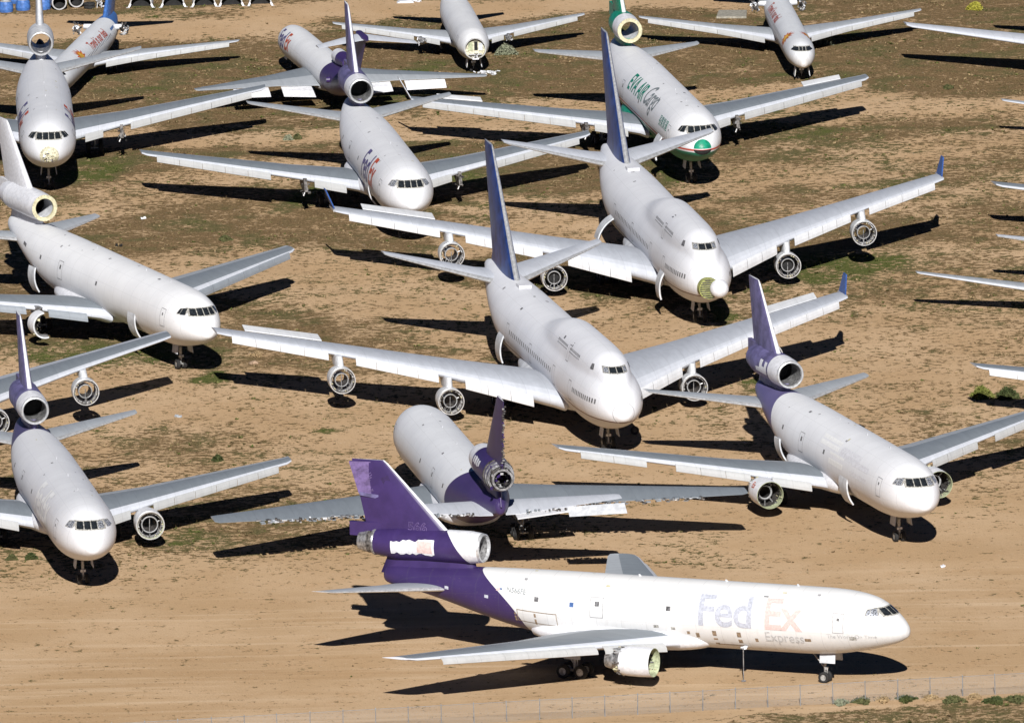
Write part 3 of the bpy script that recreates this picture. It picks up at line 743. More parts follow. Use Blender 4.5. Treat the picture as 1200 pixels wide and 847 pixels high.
        mb = MB(fin_m); mb.prism([(51.5+d, 11.4), (54.6+d, 11.4), (54.6+d, 9.9), (51.7+d, 10.1)], -.18, .18, fin_m); mb.link('rudder', root)
    # tail engine duct
    ix, iz = K['i']; r = 1.36
    pm = MB(fin_m if fin_m is not M_WHITE else M_WHITE)
    base = [(ix+.9, 7.6), (ix+.9, iz-1.1), (ix+9.0, iz-1.1), (ix+10.0, 7.2)]
    rows = []
    for z in (7.3, iz-1.0):
        a, b, wd = (ix+.7, ix+10.4, .62) if z < 8 else (ix+1.0, ix+9.6, .5)
        pr = [(0, 0), (.03, .5), (.1, .85), (.25, 1), (.6, 1), (.9, .5), (1, .1)]
        rows.append([(a+(b-a)*t, wd*h, z) for t, h in pr]+[(a+(b-a)*t, -wd*h, z) for t, h in pr[:0:-1]])
    n = len(rows[0]); pm.add(rows[0]+rows[1], [(i, (i+1) % n, n+(i+1) % n, n+i) for i in range(n)], fin_m if fin_m is not M_WHITE else M_WHITE, True)
    pm.link('duct_fairing', root)
    c = (ix, 0, iz); nf = nac_front or nac_m
    T = MB(nac_m)
    end = 6.2 if tube_open else 10.7
    prof = [(.28, r*.99), (1.25, r*1.075 if rudder == 'damaged' else r*1.05), (2.9, r*1.08), (end*.8, r*1.06), (end, r*(1.0 if tube_open else .86)), (end, r*.8), (end*.75, r*.80), (3.0, r*.76), (1.0, r*.78), (.28, r*.8)]
    dk = M_METAL if tube_open else M_BLACK
    mats = [nf, nac_m if rudder == 'damaged' else nf, nac_m, nac_m, M_METAL, dk, dk, M_METAL if inlet != 'yellow' else M_OFFW, M_METAL if inlet != 'yellow' else M_OFFW, M_METAL]
    T.lathe(prof, c, mats, 48)
    if not tube_open: T.lathe([(4.0, .001), (4.0, r*.78)], c, M_BLACK, 32, closed=False)
    te = T.link('tail_engine', root)
    if inlet == 'lip':
        mb = MB(M_SILVER); mb.lathe([(.30, r*.8), (.06, r*.83), (0, r*.88), (.05, r*.95), (.30, r*.99)], c, M_SILVER, 48, closed=True); mb.link('inlet_lip', te)
    elif inlet == 'yellow':
        mb = MB(M_YPRIM); mb.lathe([(.0, r*.72), (.0, r*1.0), (.30, r*1.0), (.30, r*.72)], c, [M_YPRIM, nf, M_YPRIM, M_YPRIM], 48)
        for i in range(24):
            a = 2*pi*i/24; mb.box((ix-.02, sin(a)*r*.95, iz+cos(a)*r*.95), (.03, .05, .05), M_METAL)
        mb.link('inlet_frame', te)
    mb = MB(M_METAL)
    if rudder == 'damaged':
        mb.lathe([(end-.1, r*.84), (end+.1, r*.90), (end+.25, r*.86), (end+.35, r*.72), (end+.75, r*.76), (end+1.7, r*.60), (end+1.7, r*.54), (end, r*.7)], c, [M_METAL, M_METAL, M_METAL, M_DARKM, M_METAL, M_METAL, M_BLACK, M_BLACK], 36)
        bits(mb, (ix+end+.3, 0, iz+.75), (.55, .75, .4), 46, (M_METAL, M_SILVER, M_DARKM), (.06, .35), 9)
        mb.link('exhaust', te)
    elif torn:
        for k, (a, q) in enumerate(((8.9, 1.09), (9.6, 1.02), (10.3, .95))):
            mb.lathe([(a, r*q*.9), (a, r*q), (a+.3, r*q*.98), (a+.3, r*q*.88)], c, rng.choice([M_METAL, M_SILVER]) if False else (M_DARKM, M_METAL, M_METAL)[k], 32)
        mb.lathe([(10.7, r*.62), (10.7, r*.76), (11.6, r*.74), (11.6, r*.6)], c, [M_METAL, M_DARKM, M_METAL, M_BLACK], 32)
        mb.lathe([(9.0, .001), (9.0, r*.75)], c, M_BLACK, 28, closed=False)
        bits(mb, (ix+10.6, 0, iz), (.9, 1.0, 1.0), 60, (M_METAL, M_DARKM, M_SILVER, M_PURPLE), (.06, .5), 5)
        mb.link('exhaust', te)
    # gear
    if gear:
        nose_gear(root, 8.3, 2.65, .5, .36, zb=ng_drop)
        for s in (1, -1): main_gear(root, 30.4+d*.8, 5.33*s, 3.3)
    if detail:
        cockpit_dc(B, root, foil); details_dc(B, root, d, seed)
    for (x0, x1, s, *ph) in doors: cargo_door(root, x0, x1, s, phi=ph[0] if ph else 85)
    return root, B, te

# ------------------------------------------------------------------ four-engine jumbo
def jumbo(label, pose, K, hullmat, winglets=(1, -1), rings=(1, 1, 1, 1), radome='ok', doors=(), ailerons=(), seed=1, windows=True, wing_m=None, slat=True):
    root = place(label, pose, name='parked_jumbo_jet'); B = Body(jumbo_tab(), nth=72); B.mesh(hullmat).link('fuselage', root)
    fairing(root, M_OFFW, 14.5, 42, 3.55, 1.75, 4.7)
    tx, ty, tz = K['w']
    st = [(2.4, 16.2, 19.5, 3.0, .13), (3.3, 17.4, 18.3, 3.15, .13), (12.2, 26.9, 11.0, 4.5+.1*(tz-6.4), .11), (21, 35.1, 7.1, 5.5+.5*(tz-6.4), .10), (ty-.8, tx-.8, 4.2, tz-.1, .09), (ty, tx, 3.7, tz, .07)]
    for s in (1, -1):
        surface('wing', root, st, M_WLITE, wing_m or M_WJUM, M_WJUM, s)
        if slat: slats(root, st, s, [(5.2, 10.8), (13.0, 20.0), (22.3, ty-1.2)], M_SLATW, depth=.82, seg=2.0)
        if s in ailerons: panel(root, st, s, 22.0, 28.8, .80, 1.12, .5, M_SLATW)
        if s in winglets:
            mb = MB(M_WINGLET); a = (tx+.7, (ty-.02)*s, tz+.05)
            vs = [(a[0], a[1], a[2]), (a[0]+3.0, a[1], a[2]), (a[0]+3.5, a[1]+.62*s, a[2]+1.75), (a[0]+2.3, a[1]+.62*s, a[2]+1.75)]
            vs += [(p[0], p[1]-.13*s, p[2]) for p in vs]
            mb.add(vs, [(0,1,2,3),(7,6,5,4),(0,4,5,1),(1,5,6,2),(2,6,7,3),(3,7,4,0)], M_WINGLET)
            mb.box((a[0]+1.5, a[1]-.05*s, a[2]-.05), (3.2, .35, .22), M_SILVER); mb.link('winglet', root)
        for y in (6.5, 11, 16, 24.5):
            x, c, z, t = along(st, y); mb = MB(M_WLITE)
            mb.prism([(x+c*.6, z-.3), (x+c*1.04, z-.2), (x+c*1.08, z-.45), (x+c*.85, z-.8)], y*s-.17, y*s+.17, M_WLITE); mb.link('flap_track_fairing', root)
    i = 0
    for s in (1, -1):
        for nm, yy in (('ei', K['ei'][1]), ('eo', K['eo'][1])):
            on = rings[i]; i += 1
            ex, ey, ez = K[nm]; x, c, z, t = along(st, ey)
            pylon(root, x-.5, x+5, ey*s, z-.05, ez+1.15, ex+.7, ex+4.2, M_OFFW, .8)
            if on: ring_engine(root, ex, ey*s, ez, 1.29, 2.4, .54, seed=seed*7+i, core=(on == 2), skin=M_OFFW)
    sx, sy, sz = K['s']
    ss = [(.8, 56.8, 9.6, 7.75, .09), (2.0, 58.1, 8.6, 7.85, .09), (sy-.4, sx-.5, 2.9, sz-.08, .08), (sy, sx+.2, 2.3, sz, .06)]
    for s in (1, -1): surface('stabilizer', root, ss, M_SILVER, M_WLITE, M_WLITE, s)
    fx, fz = K['f']
    surface('fin', root, [(8.2, 52.6, 14.5, 0, .085), (9.4, 54.1, 12.2, 0, .095), (fz-.4, fx-.3, 4.6, 0, .09), (fz, fx+.2, 4.0, 0, .06)], M_SILVER, M_BLUE, M_BLUE, 1, vertical=True, camber=0)
    nose_gear(root, 8.4, 2.3, .6, .48)
    for s in (1, -1):
        main_gear(root, 33.5, 5.5*s, 3.2); main_gear(root, 36.6, 1.9*s, 2.6, doors=False)
    # cockpit
    for s in (-1, 1):
        P = lambda pts: [(y*s, z) for y, z in pts]
        pane_front(B, root, P([(0, 8.30), (1.22, 8.30), (1.15, 8.86), (0, 8.9)]), M_SEAL, 'window_frame', .012)
        pane_front(B, root, P([(.04, 8.38), (.66, 8.38), (.62, 8.80), (.04, 8.83)]), M_GLASS, off=.03)
        pane_front(B, root, P([(.76, 8.38), (1.14, 8.40), (1.06, 8.76), (.72, 8.8)]), M_FOIL, off=.03)
        pane_side(B, root, [(6.0, 8.30), (6.9, 8.28), (6.8, 8.82), (6.25, 8.85)], s, M_WIN, off=.02)
    if windows:
        for s in (1, -1):
            for k in range(13): x = 2.9+k*.56; z_window(B, root, x, 5.55, s)
            for k in range(9): z_window(B, root, 11.2+k*.52, 8.35, s)
            for k in range(9): z_window(B, root, 17.0+k*.52, 8.35, s)
            for k in range(24): z_window(B, root, 20.5+k*.9, 5.55, s)
            for x in (10.6, 18.6, 30.5, 42.0): outline(B, root, x, x+1.1, 70, 104, s, M_SEAM)
            outline(B, root, 15.2, 16.3, 28, 50, s, M_SEAM)
    rr = random.Random(seed)
    for i in range(8):
        x = rr.uniform(14, 54); a = rr.uniform(-35, 35)
        decal_rect(B, root, x, x+rr.uniform(.25, .6), a, a+rr.uniform(3, 7), 1, rr.choice((M_SEAM, M_WIN, M_METAL)), 'access_panel')
    mb = MB(M_WHITE); mb.box((50.2, 0, 8.72), (1.6, 1.25, .3), M_WHITE); mb.link('antenna_fairing', root)
    if radome == 'open':
        mb = MB(M_DPRIM); n = 32
        mb.lathe([(0, .001), (0, 1.04), (.9, 1.12)], (-.12, .30, 4.95), M_DPRIM, n, closed=False)
        for k in range(-4, 5):
            hh = math.sqrt(max(0, .98**2-(k*.22)**2))*.97; mb.box((-.16, .30, 4.95+k*.22), (.06, 2*hh, .09), M_DARKM)
        mb.link('nose_bulkhead', root, 'round bulkhead with dark ribs over yellow green primer')
        mb = MB(M_WHITE); pts = []
        for t in np.linspace(0, 1, 11): a = t*pi/2; pts.append((-cos(a)*1.15, sin(a)*.95))
        mb.lathe([(p[0], max(p[1], .001)) for p in pts]+[(.1, .93)], (-.2, -.68, 4.95), M_WHITE, 32, closed=False)
        mb.link('radome', root, 'white radome swung open to one side')
    else:
        mb = MB(M_SEAM); n = 48; vs = []
        for i in range(n):
            a = 2*pi*i/n
            for rr_ in (1.03, 1.075):
                p = B.front(sin(a)*rr_, 4.95+cos(a)*rr_, .01); vs.append(p if p else Vector((.5, 0, 5)))
        mb.add(vs, [(2*i, 2*i+1, (2*i+3) % (2*n), (2*i+2) % (2*n)) for i in range(n)], M_SEAM); mb.link('radome_seam', root)
    for (x0, x1, s, *ph) in doors: cargo_door(root, x0, x1, s, 3.24, 5.35, phi=ph[0] if ph else 85)
    return root, B
def z_window(B, root, x, z, s):
    pts = [(x, z), (x+.29, z), (x+.29, z+.46), (x, z+.46)]
    vs = [B.side(a, b, s, .014) for a, b in pts]
    if any(v is None for v in vs): return
    mb = MB(M_WIN); mb.add(vs, [(0, 1, 2, 3)], M_WIN); mb.link('window', root)

# ------------------------------------------------------------------ narrow-body jets
def narrow(label, pose, kind, K, hullmat, nosecut=False, engines='tail', tail_m=M_WHITE, seed=1, wing_m=M_WMID, windows=False, slat=True):
    root = place(label, pose, name='parked_jet'); tab = small_tab(kind)
    B = Body(tab, x0=1.25 if nosecut else None, nth=44); B.mesh(hullmat, cap=not nosecut).link('fuselage', root)
    tx, ty, tz = K['w']; r = tab[len(tab)//2][2]
    if kind == 'MD80': rx, rc, rz, kx, kc, ky = 20.0, 8.3, 1.75, 24.6, 4.7, 6.5
    elif kind == '737': rx, rc, rz, kx, kc, ky = 12.8, 8.0, 2.0, 16.0, 4.9, 5.5
    else: rx, rc, rz, kx, kc, ky = 18.0, 9.8, 2.1, 22.4, 6.1, 6.5
    st = [(1.0, rx-1.2, rc+1.5, rz-.1, .13), (r, rx, rc, rz, .13), (ky, kx, kc, rz+(tz-rz)*.3, .115), (ty-.3, tx-.25, 1.6, tz-.05, .10), (ty, tx+.1, 1.2, tz, .08)]
    for s in (1, -1):
        surface('wing', root, st, M_WLITE, wing_m, M_WMID, s)
        if slat: slats(root, st, s, [(2.9, 4.4), (5.6, ty-.9)] if kind == '737' else [(2.6, ty-.9)], M_SLAT, depth=.62, seg=2.4)
        for y in (ty*.3, ty*.5, ty*.7):
            x, c, z, t = along(st, y); mb = MB(M_WLITE)
            mb.prism([(x+c*.6, z-.15), (x+c*1.05, z-.1), (x+c*1.08, z-.3), (x+c*.85, z-.5)], y*s-.09, y*s+.09, M_WLITE); mb.link('flap_track_fairing', root)
    fairing(root, hullmat, rx-1.8, rx+rc+1.5, r+.18, tab[len(tab)//2][1]-r-.12, rz+.55)
    top = tab[len(tab)//2][1]+r
    if kind == 'MD80':
        surface('fin', root, [(top-.5, 34.5, 7.5, 0, .10), (8.7, 40.5, 5.2, 0, .11)], tail_m, tail_m, tail_m, 1, vertical=True, camber=0)
        for s in (1, -1): surface('stabilizer', root, [(.1, 40.6, 4.6, 8.75, .1), (6.1, 44.0, 1.6, 9.0, .09)], M_SILVER, M_WLITE, M_WLITE, s)
    elif kind == '737':
        surface('fin', root, [(top-.4, 26.0, 8.0, 0, .10), (10.9, 33.0, 2.7, 0, .1)], tail_m, tail_m, tail_m, 1, vertical=True, camber=0)
        for s in (1, -1): surface('stabilizer', root, [(.4, 30.0, 4.3, 4.6, .1), (6.3, 34.3, 1.5, 5.2, .09)], M_SILVER, M_WLITE, M_WLITE, s)
    if engines == 'tail':
        for s in (1, -1):
            o = MB(M_METAL); c = (33.2, 2.65*s, 3.55)
            o.tube((34.5, 1.3*s, 3.5), (34.5, 2.2*s, 3.55), .35, .3, M_OFFW, 8)
            if seed % 2: o.lathe([(0, .5), (0, .6), (4.2, .55), (4.2, .4)], c, M_OFFW, 24)
            bits(o, c, (.9, .45, .55), 44, (M_METAL, M_DARKM, M_DARKM, M_OFFW), (.08, .4), 11+s); o.link('engine', root)
    elif engines == 'wing':
        for s in (1, -1):
            x, c, z, t = along(st, 4.9); o = MB(M_METAL)
            o.prism([(x-.3, z+.1), (x+2, z-.1), (x+2, z-.5), (x-.5, z-.7), (x-1.3, z-.45)], 4.9*s-.15, 4.9*s+.15, M_METAL)
            bits(o, (x-.4, 4.9*s, z-.4), (.6, .4, .3), 18, (M_METAL, M_SILVER, M_WHITE), (.08, .4), seed+s); o.link('pylon', root)
    nose_gear(root, K.get('ng', 4.2), tab[8][1]-r+.3 if not nosecut else 1.6, .33, .22)
    for s in (1, -1):
        g = MB(M_GEAR); gx = rx+rc*.62; y = 2.5*s
        g.tube((gx, y, rz), (gx, y, .5), .13, .1, M_GEAR); g.tube((gx, y-.4, .5), (gx, y+.4, .5), .08, .08, M_GEAR)
        o = g.link('main_gear', root)
        for dy in (-.38, .38): wheel(o, (gx, y+dy, .52), .52, .36)
    if not nosecut:
        zt = tab[4][1]+tab[4][3]; zl = zt-.12 if kind != 'MD80' else zt-.18
        for s in (-1, 1):
            P = lambda pts: [(y*s, z+zl) for y, z in pts]
            pane_front(B, root, P([(0, -.30), (.98, -.32), (.92, .14), (0, .2)]), M_SEAL, 'window_frame', .01)
            pane_front(B, root, P([(.03, -.24), (.36, -.24), (.34, .12), (.03, .13)]), M_GLASS)
            pane_front(B, root, P([(.42, -.24), (.88, -.26), (.80, .08), (.40, .11)]), M_GLASS)
            pane_side(B, root, [(2.0, zl-.25), (2.9, zl-.28), (2.75, zl+.1), (2.2, zl+.1)], s, M_GLASS)
    else:
        zc = interp(tab, 1.25)[0]; w, rt, rb = [float(q) for q in interp(tab, 1.25)[1:4]]
        n = 32; ring = [B.sec(1.25, 2*pi*i/n) for i in range(n)]
        mb = MB(M_CREAM); inn = [(1.7, p[1]*.9, zc+(p[2]-zc)*.9) for p in ring]; rim = [(1.22, p[1]*.9, zc+(p[2]-zc)*.9) for p in ring]; out = [(1.22, p[1]*1.0, zc+(p[2]-zc)*1.0) for p in ring]
        mb.add(rim+out, [(i, (i+1) % n, n+(i+1) % n, n+i) for i in range(n)], M_SILVER)
        mb.add(rim+inn, [(i, (i+1) % n, n+(i+1) % n, n+i) for i in range(n)], M_CREAM)
        mb.add(inn, [tuple(range(n))], M_CREAM)
        mb.box((1.66, -.12, zc+.35), (.05, .38, 1.0), M_BLACK); mb.box((1.64, .5, zc+.3), (.05, .5, .9), M_PRIMER); mb.box((1.64, -.62, zc+.25), (.05, .45, .8), M_OFFW)
        mb.box((1.5, 0, zc-.55), (.4, 1.5, .12), M_SILVER); bits(mb, (1.35, 0, zc-.7), (.15, .6, .2), 30, (M_SILVER, M_WHITE, M_DARKM), (.05, .3), 2)
        mb.box((1.15, 0, zc-rb+.05), (.5, .7, .12), M_WHITE)
        mb.link('nose_bulkhead', root, 'open nose end with cream bulkhead and dark doorway')
    if windows:
        for s in (1, -1):
            for k in range(28): 
                x = 8+k*.82; pts = [(x, 3.15), (x+.24, 3.15), (x+.24, 3.47), (x, 3.47)]
                vs = [B.side(a, b, s, .014) for a, b in pts]
                if all(vs): mb = MB(M_WIN); mb.add(vs, [(0, 1, 2, 3)], M_WIN); mb.link('window', root)
    return root, B, st

# ================================================================== THE GROUND
BARE, GREEN = [], []
def strip(pts, hw, val):    # polyline in ground metres with half width (m across the line of sight depth)
    P = [ground(x, y) for x, y in pts]; BARE.append((P, hw*.72, val))
# bare vehicle tracks and sandy spans, laid out from the photograph's points on the ground
strip([(-60, 36), (100, 31), (300, 21), (480, 12), (640, 3), (800, -4)], 15, 1.0)
strip([(-40, 168), (60, 162), (200, 157), (350, 156), (470, 147), (600, 142), (720, 128), (860, 119), (937, 119), (1050, 125), (1300, 128)], 13, .95)
strip([(600, 262), (760, 240), (880, 214), (1000, 197), (1100, 181), (1300, 150)], 13, .6)
strip([(-40, 262), (60, 250), (130, 235), (190, 220), (300, 208), (400, 198)], 10, .75)
strip([(200, 322), (330, 330), (420, 345), (520, 362), (590, 378), (700, 392), (800, 402), (900, 410)], 18, .85)
strip([(560, 285), (650, 270), (740, 268)], 9, .8)
strip([(-60, 455), (100, 455), (250, 470), (380, 475), (500, 505), (640, 540), (760, 560)], 34, .75)
strip([(700, 480), (860, 455), (1000, 440), (1260, 430)], 45, .55)
strip([(820, 600), (960, 620), (1260, 600)], 40, .55)
strip([(-80, 470), (40, 480)], 30, .7)
strip([(-60, 765), (200, 755), (420, 745), (640, 735), (820, 715), (1000, 695), (1300, 690)], 62, 1.15)
strip([(-60, 840), (600, 835), (900, 812)], 40, 1.15)
strip([(560, 690), (760, 670), (1250, 650)], 30, .6)
strip([(1050, 790), (1300, 780)], 8, 1.0)
strip([(880, 350), (1000, 330), (1300, 345)], 26, .35)
strip([(640, 500), (760, 540), (860, 560)], 16, .5)
for x, y, rx, ry, v in [(120, 197, 55, 16, 1), (105, 92, 30, 10, .8), (60, 80, 30, 8, .6), (505, 70, 20, 8, .8), (600, 60, 40, 7, .5), (520, 215, 40, 14, .9), (560, 205, 60, 12, .5), (110, 402, 130, 17, 1.1),
                        (268, 435, 26, 12, .9), (845, 368, 24, 26, 1), (975, 312, 75, 17, 1), (915, 340, 40, 12, .8), (700, 352, 70, 10, .7), (765, 208, 40, 16, .8), (930, 152, 70, 22, .7), (760, 175, 60, 20, .6),
                        (365, 238, 40, 9, .9), (885, 450, 26, 9, .7), (425, 488, 26, 9, .6), (212, 622, 50, 14, .8), (60, 655, 70, 16, .4), (640, 610, 120, 14, .45), (560, 490, 90, 12, .4), (340, 545, 60, 18, .4),
                        (660, 330, 40, 10, .6), (870, 130, 60, 12, .6), (1000, 47, 40, 6, .8), (740, 47, 60, 5, .5), (440, 115, 60, 8, .7), (250, 110, 40, 7, .4), (1180, 462, 22, 6, .8), (820, 650, 90, 12, .4),
                        (1040, 800, 220, 5, .0), (540, 610, 60, 16, .5), (60, 410, 60, 12, .8), (950, 175, 120, 30, .35), (1150, 362, 80, 12, .35), (330, 600, 60, 12, .35)]:
    c = ground(x, y); a = ground(x+rx, y); b = ground(x, y-ry)
    GREEN.append((c, abs(a[0]-c[0]), abs(b[1]-c[1]), v))

def seg_dist(X, Y, P):
    D = np.full(X.shape, 1e9)
    for (x0, y0), (x1, y1) in zip(P[:-1], P[1:]):
        dx, dy = x1-x0, y1-y0; t = np.clip(((X-x0)*dx+(Y-y0)*dy)/(dx*dx+dy*dy), 0, 1)
        D = np.minimum(D, np.hypot(X-x0-t*dx, Y-y0-t*dy))
    return D
def vnoise(X, Y, s, seed):
    """cheap value noise"""
    rg = np.random.default_rng(seed); T = rg.random((256, 256)); x = X/s; y = Y/s
    xi = np.floor(x).astype(int); yi = np.floor(y).astype(int); fx = x-xi; fy = y-yi
    fx = fx*fx*(3-2*fx); fy = fy*fy*(3-2*fy); g = lambda a, b: T[a % 256, b % 256]
    return (g(xi, yi)*(1-fx)+g(xi+1, yi)*fx)*(1-fy)+(g(xi, yi+1)*(1-fx)+g(xi+1, yi+1)*fx)*fy
def field(X, Y):
    """bare 0..1 and green 0..1 over the ground"""
    Xw = X + 6*(vnoise(X, Y, 14, 1)-.5) + 3*(vnoise(X, Y, 4, 13)-.5); Yw = Y + 16*(vnoise(X, Y, 16, 2)-.5) + 7*(vnoise(X, Y, 5, 14)-.5)
    veg = np.interp(Y, [-400, -140, -118, -95, -40, 20, 60, 120, 180, 240, 300], [.03, .05, .34, .62, .66, .70, .88, .95, .97, .95, .93])
    east = np.clip((X-18)/14, 0, 1)*np.clip((Y+100)/40, 0, 1)*np.clip((190-Y)/60, 0, 1)
    veg = veg - .12*east
    big = vnoise(X, Y, 13, 3)*.45 + vnoise(X, Y, 5, 4)*.35 + vnoise(X, Y, 2.2, 44)*.2
    veg = veg + (big-.5)*1.05*np.clip(veg*3, 0, 1)
    for P, hw, v in BARE:
        d = seg_dist(Xw, Yw, P); m = np.clip(1.35-d/hw, 0, 1); m = m*m*(3-2*m)
        veg = veg*(1-m*min(v, 1)*(.74 if v < 1 else 1)) - .03*m*max(0, v-1)
    gr = np.zeros_like(X)
    for c, rx, ry, v in GREEN:
        d = np.hypot((Xw-c[0])/rx, (Yw-c[1])/max(ry, 1)); m = np.clip(1.45-d, 0, 1); gr = np.maximum(gr, m*v)
    gr = gr*(.62+.8*vnoise(X, Y, 3.2, 12)); veg = np.maximum(veg, np.clip(gr*1.0, 0, .88))
    gr = np.maximum(gr, .34*vnoise(X, Y, 8, 9)*vnoise(X, Y, 3, 10)*2)
    # verge in front of the fence
    return np.clip(veg, 0, 1), np.clip(gr, 0, 1)

def fence_y(x): return (-143.45) + (x-39.35)*4.48/26.6
xs = np.concatenate([-np.geomspace(75, 9000, 26)[::-1], np.arange(-74.5, 75, .5), np.geomspace(75, 9000, 26)])
ys = np.concatenate([-np.geomspace(175, 3000, 20)[::-1], np.arange(-174, 285, .8), np.geomspace(285, 12000, 30)])
GX, GY = np.meshgrid(xs, ys)
veg, gr = field(GX, GY)
verge = np.clip((fence_y(GX)-3.0+1.2*vnoise(GX, GY, 3, 21)-GY)/1.0, 0, 1)*np.clip((GX-16)/6, 0, 1)*np.clip((GY+165)/6, 0, 1)
veg = np.maximum(veg, verge*.72); gr = np.maximum(gr, verge*.30)
GZ = (vnoise(GX, GY, 9, 5)-.5)*.12 + (vnoise(GX, GY, 2.3, 6)-.5)*.05*np.clip(veg*2, 0, 1)
GZ *= (np.abs(GX) < 75) * (GY > -174) * (GY < 284)
me = bpy.data.meshes.new('ground'); nx, ny = len(xs), len(ys)
co = np.stack([GX, GY, GZ], -1).reshape(-1, 3)
me.vertices.add(nx*ny); me.vertices.foreach_set('co', co.ravel())
I = (np.arange(ny-1)[:, None]*nx + np.arange(nx-1)[None]).ravel(); F = np.stack([I, I+1, I+nx+1, I+nx], 1).ravel()
me.loops.add(len(F)); me.loops.foreach_set('vertex_index', F.astype(np.int32)); me.polygons.add(len(I)); me.polygons.foreach_set('loop_start', np.arange(0, len(F), 4, dtype=np.int32)); me.update()
for nm, arr in (('veg', veg), ('green', gr)):
    a = me.attributes.new(nm, 'FLOAT', 'POINT'); a.data.foreach_set('value', arr.ravel().astype(np.float32))
road = np.clip((-88 - GY + .10*GX + 5*(vnoise(GX, GY, 12, 41)-.5))/9, 0, 1)*np.clip((GX*0+1), 0, 1)
a = me.attributes.new('road', 'FLOAT', 'POINT'); a.data.foreach_set('value', road.ravel().astype(np.float32))
me.polygons.foreach_set('use_smooth', np.ones(len(I), bool))
gob = bpy.data.objects.new('ground', me); COL.objects.link(gob); gob['kind'] = 'structure'; gob['label'] = 'sandy desert ground with dry grass and bare tracks'

m, t, b = nodes_of('desert_ground')
tc = N(t, 'ShaderNodeTexCoord').outputs['Object']
av = N(t, 'ShaderNodeAttribute', attribute_name='veg').outputs['Fac']; ag = N(t, 'ShaderNodeAttribute', attribute_name='green').outputs['Fac']
f1 = noise(t, tc, 1.25, 3, 0.62); f2 = noise(t, tc, 0.28, 4, 0.6); f3 = noise(t, tc, 5.0, 3, 0.65); f4 = noise(t, tc, 0.06, 4, 0.55)
ar = N(t, 'ShaderNodeAttribute', attribute_name='road').outputs['Fac']
n = math_n(t, 'ADD', math_n(t, 'ADD', math_n(t, 'MULTIPLY', f1, .56), math_n(t, 'MULTIPLY', f2, .26)), math_n(t, 'MULTIPLY', f3, .18))
nn = math_n(t, 'ADD', math_n(t, 'MULTIPLY', math_n(t, 'SUBTRACT', n, .5), 5.2), .5)
th = math_n(t, 'SUBTRACT', nn, math_n(t, 'SUBTRACT', 1.0, math_n(t, 'MULTIPLY', av, 0.94)))
cover = ramp(t, th, -.05, .09)
sand = mixc(t, ramp(t, f4, .35, .65), (.54, .365, .21), (.625, .44, .272))
sand = mixc(t, math_n(t, 'MULTIPLY', ramp(t, f2, .45, .75), .5), sand, (.56, .36, .20))
sand = mixc(t, math_n(t, 'MULTIPLY', ramp(t, f3, .40, .66), .16), sand, (.36, .235, .13))
sand = mixc(t, math_n(t, 'MULTIPLY', ramp(t, f1, .5, .75), .22), sand, (.40, .26, .14))
# faint long tyre marks on the dirt road
rn = noise(t, tc, 1.0, 5, .6, (.035, .55, 1)); rn2 = noise(t, tc, 1.0, 4, .6, (.02, .16, 1))
sand = mixc(t, math_n(t, 'MULTIPLY', math_n(t, 'MULTIPLY', ramp(t, rn, .50, .66), ar), .42), sand, (.74, .56, .38))
sand = mixc(t, math_n(t, 'MULTIPLY', math_n(t, 'MULTIPLY', ramp(t, rn2, .50, .34), ar), .30), sand, (.44, .27, .135))
trk = N(t, 'ShaderNodeTexWave'); trk.wave_type = 'BANDS'; trk.bands_direction = 'X'; trk.inputs['Scale'].default_value = .5; trk.inputs['Distortion'].default_value = 14; trk.inputs['Detail'].default_value = 3; trk.inputs['Detail Scale'].default_value = .5; L(t, tc, trk.inputs[0])
sand = mixc(t, math_n(t, 'MULTIPLY', math_n(t, 'MULTIPLY', ramp(t, trk.outputs[1], .6, .95), ar), math_n(t, 'MULTIPLY', ramp(t, f2, .5, .62), .10)), sand, (.36, .23, .12))
soil = mixc(t, ramp(t, f1, .35, .65), (.34, .235, .13), (.47, .33, .195))
dry = mixc(t, ramp(t, f3, .38, .62), (.11, .075, .038), (.275, .185, .095))
olive = mixc(t, ramp(t, f3, .38, .62), (.072, .068, .03), (.20, .165, .075))
grn = mixc(t, ramp(t, f3, .38, .62), (.055, .075, .02), (.15, .155, .05))
gsel = math_n(t, 'ADD', math_n(t, 'MULTIPLY', ag, 1.35), math_n(t, 'MULTIPLY', math_n(t, 'SUBTRACT', f2, .5), 2.6))
vc = mixc(t, ramp(t, gsel, .12, .7), dry, olive); vc = mixc(t, ramp(t, gsel, .8, 1.3), vc, grn)
dens = ramp(t, av, .45, .95)
base = mixc(t, math_n(t, 'MULTIPLY', dens, math_n(t, 'MULTIPLY', ramp(t, f2, .26, .50), .85)), sand, soil)
col = mixc(t, cover, base, vc)
peb = N(t, 'ShaderNodeTexVoronoi'); peb.inputs['Scale'].default_value = .9; L(t, tc, peb.inputs['Vector'])
col = mixc(t, math_n(t, 'MULTIPLY', ramp(t, peb.outputs['Distance'], .12, .06), .5), col, (.66, .54, .40))
L(t, col, b.inputs['Base Color']); b.inputs['Roughness'].default_value = 1.0; b.inputs['Specular IOR Level'].default_value = 0.05
bp = N(t, 'ShaderNodeBump'); bp.inputs['Strength'].default_value = 0.55; bp.inputs['Distance'].default_value = 0.22
L(t, math_n(t, 'ADD', math_n(t, 'MULTIPLY', cover, .6), math_n(t, 'ADD', f3, math_n(t, 'MULTIPLY', rn, .4))), bp.inputs['Height']); L(t, bp.outputs[0], b.inputs['Normal'])
me.materials.append(m)

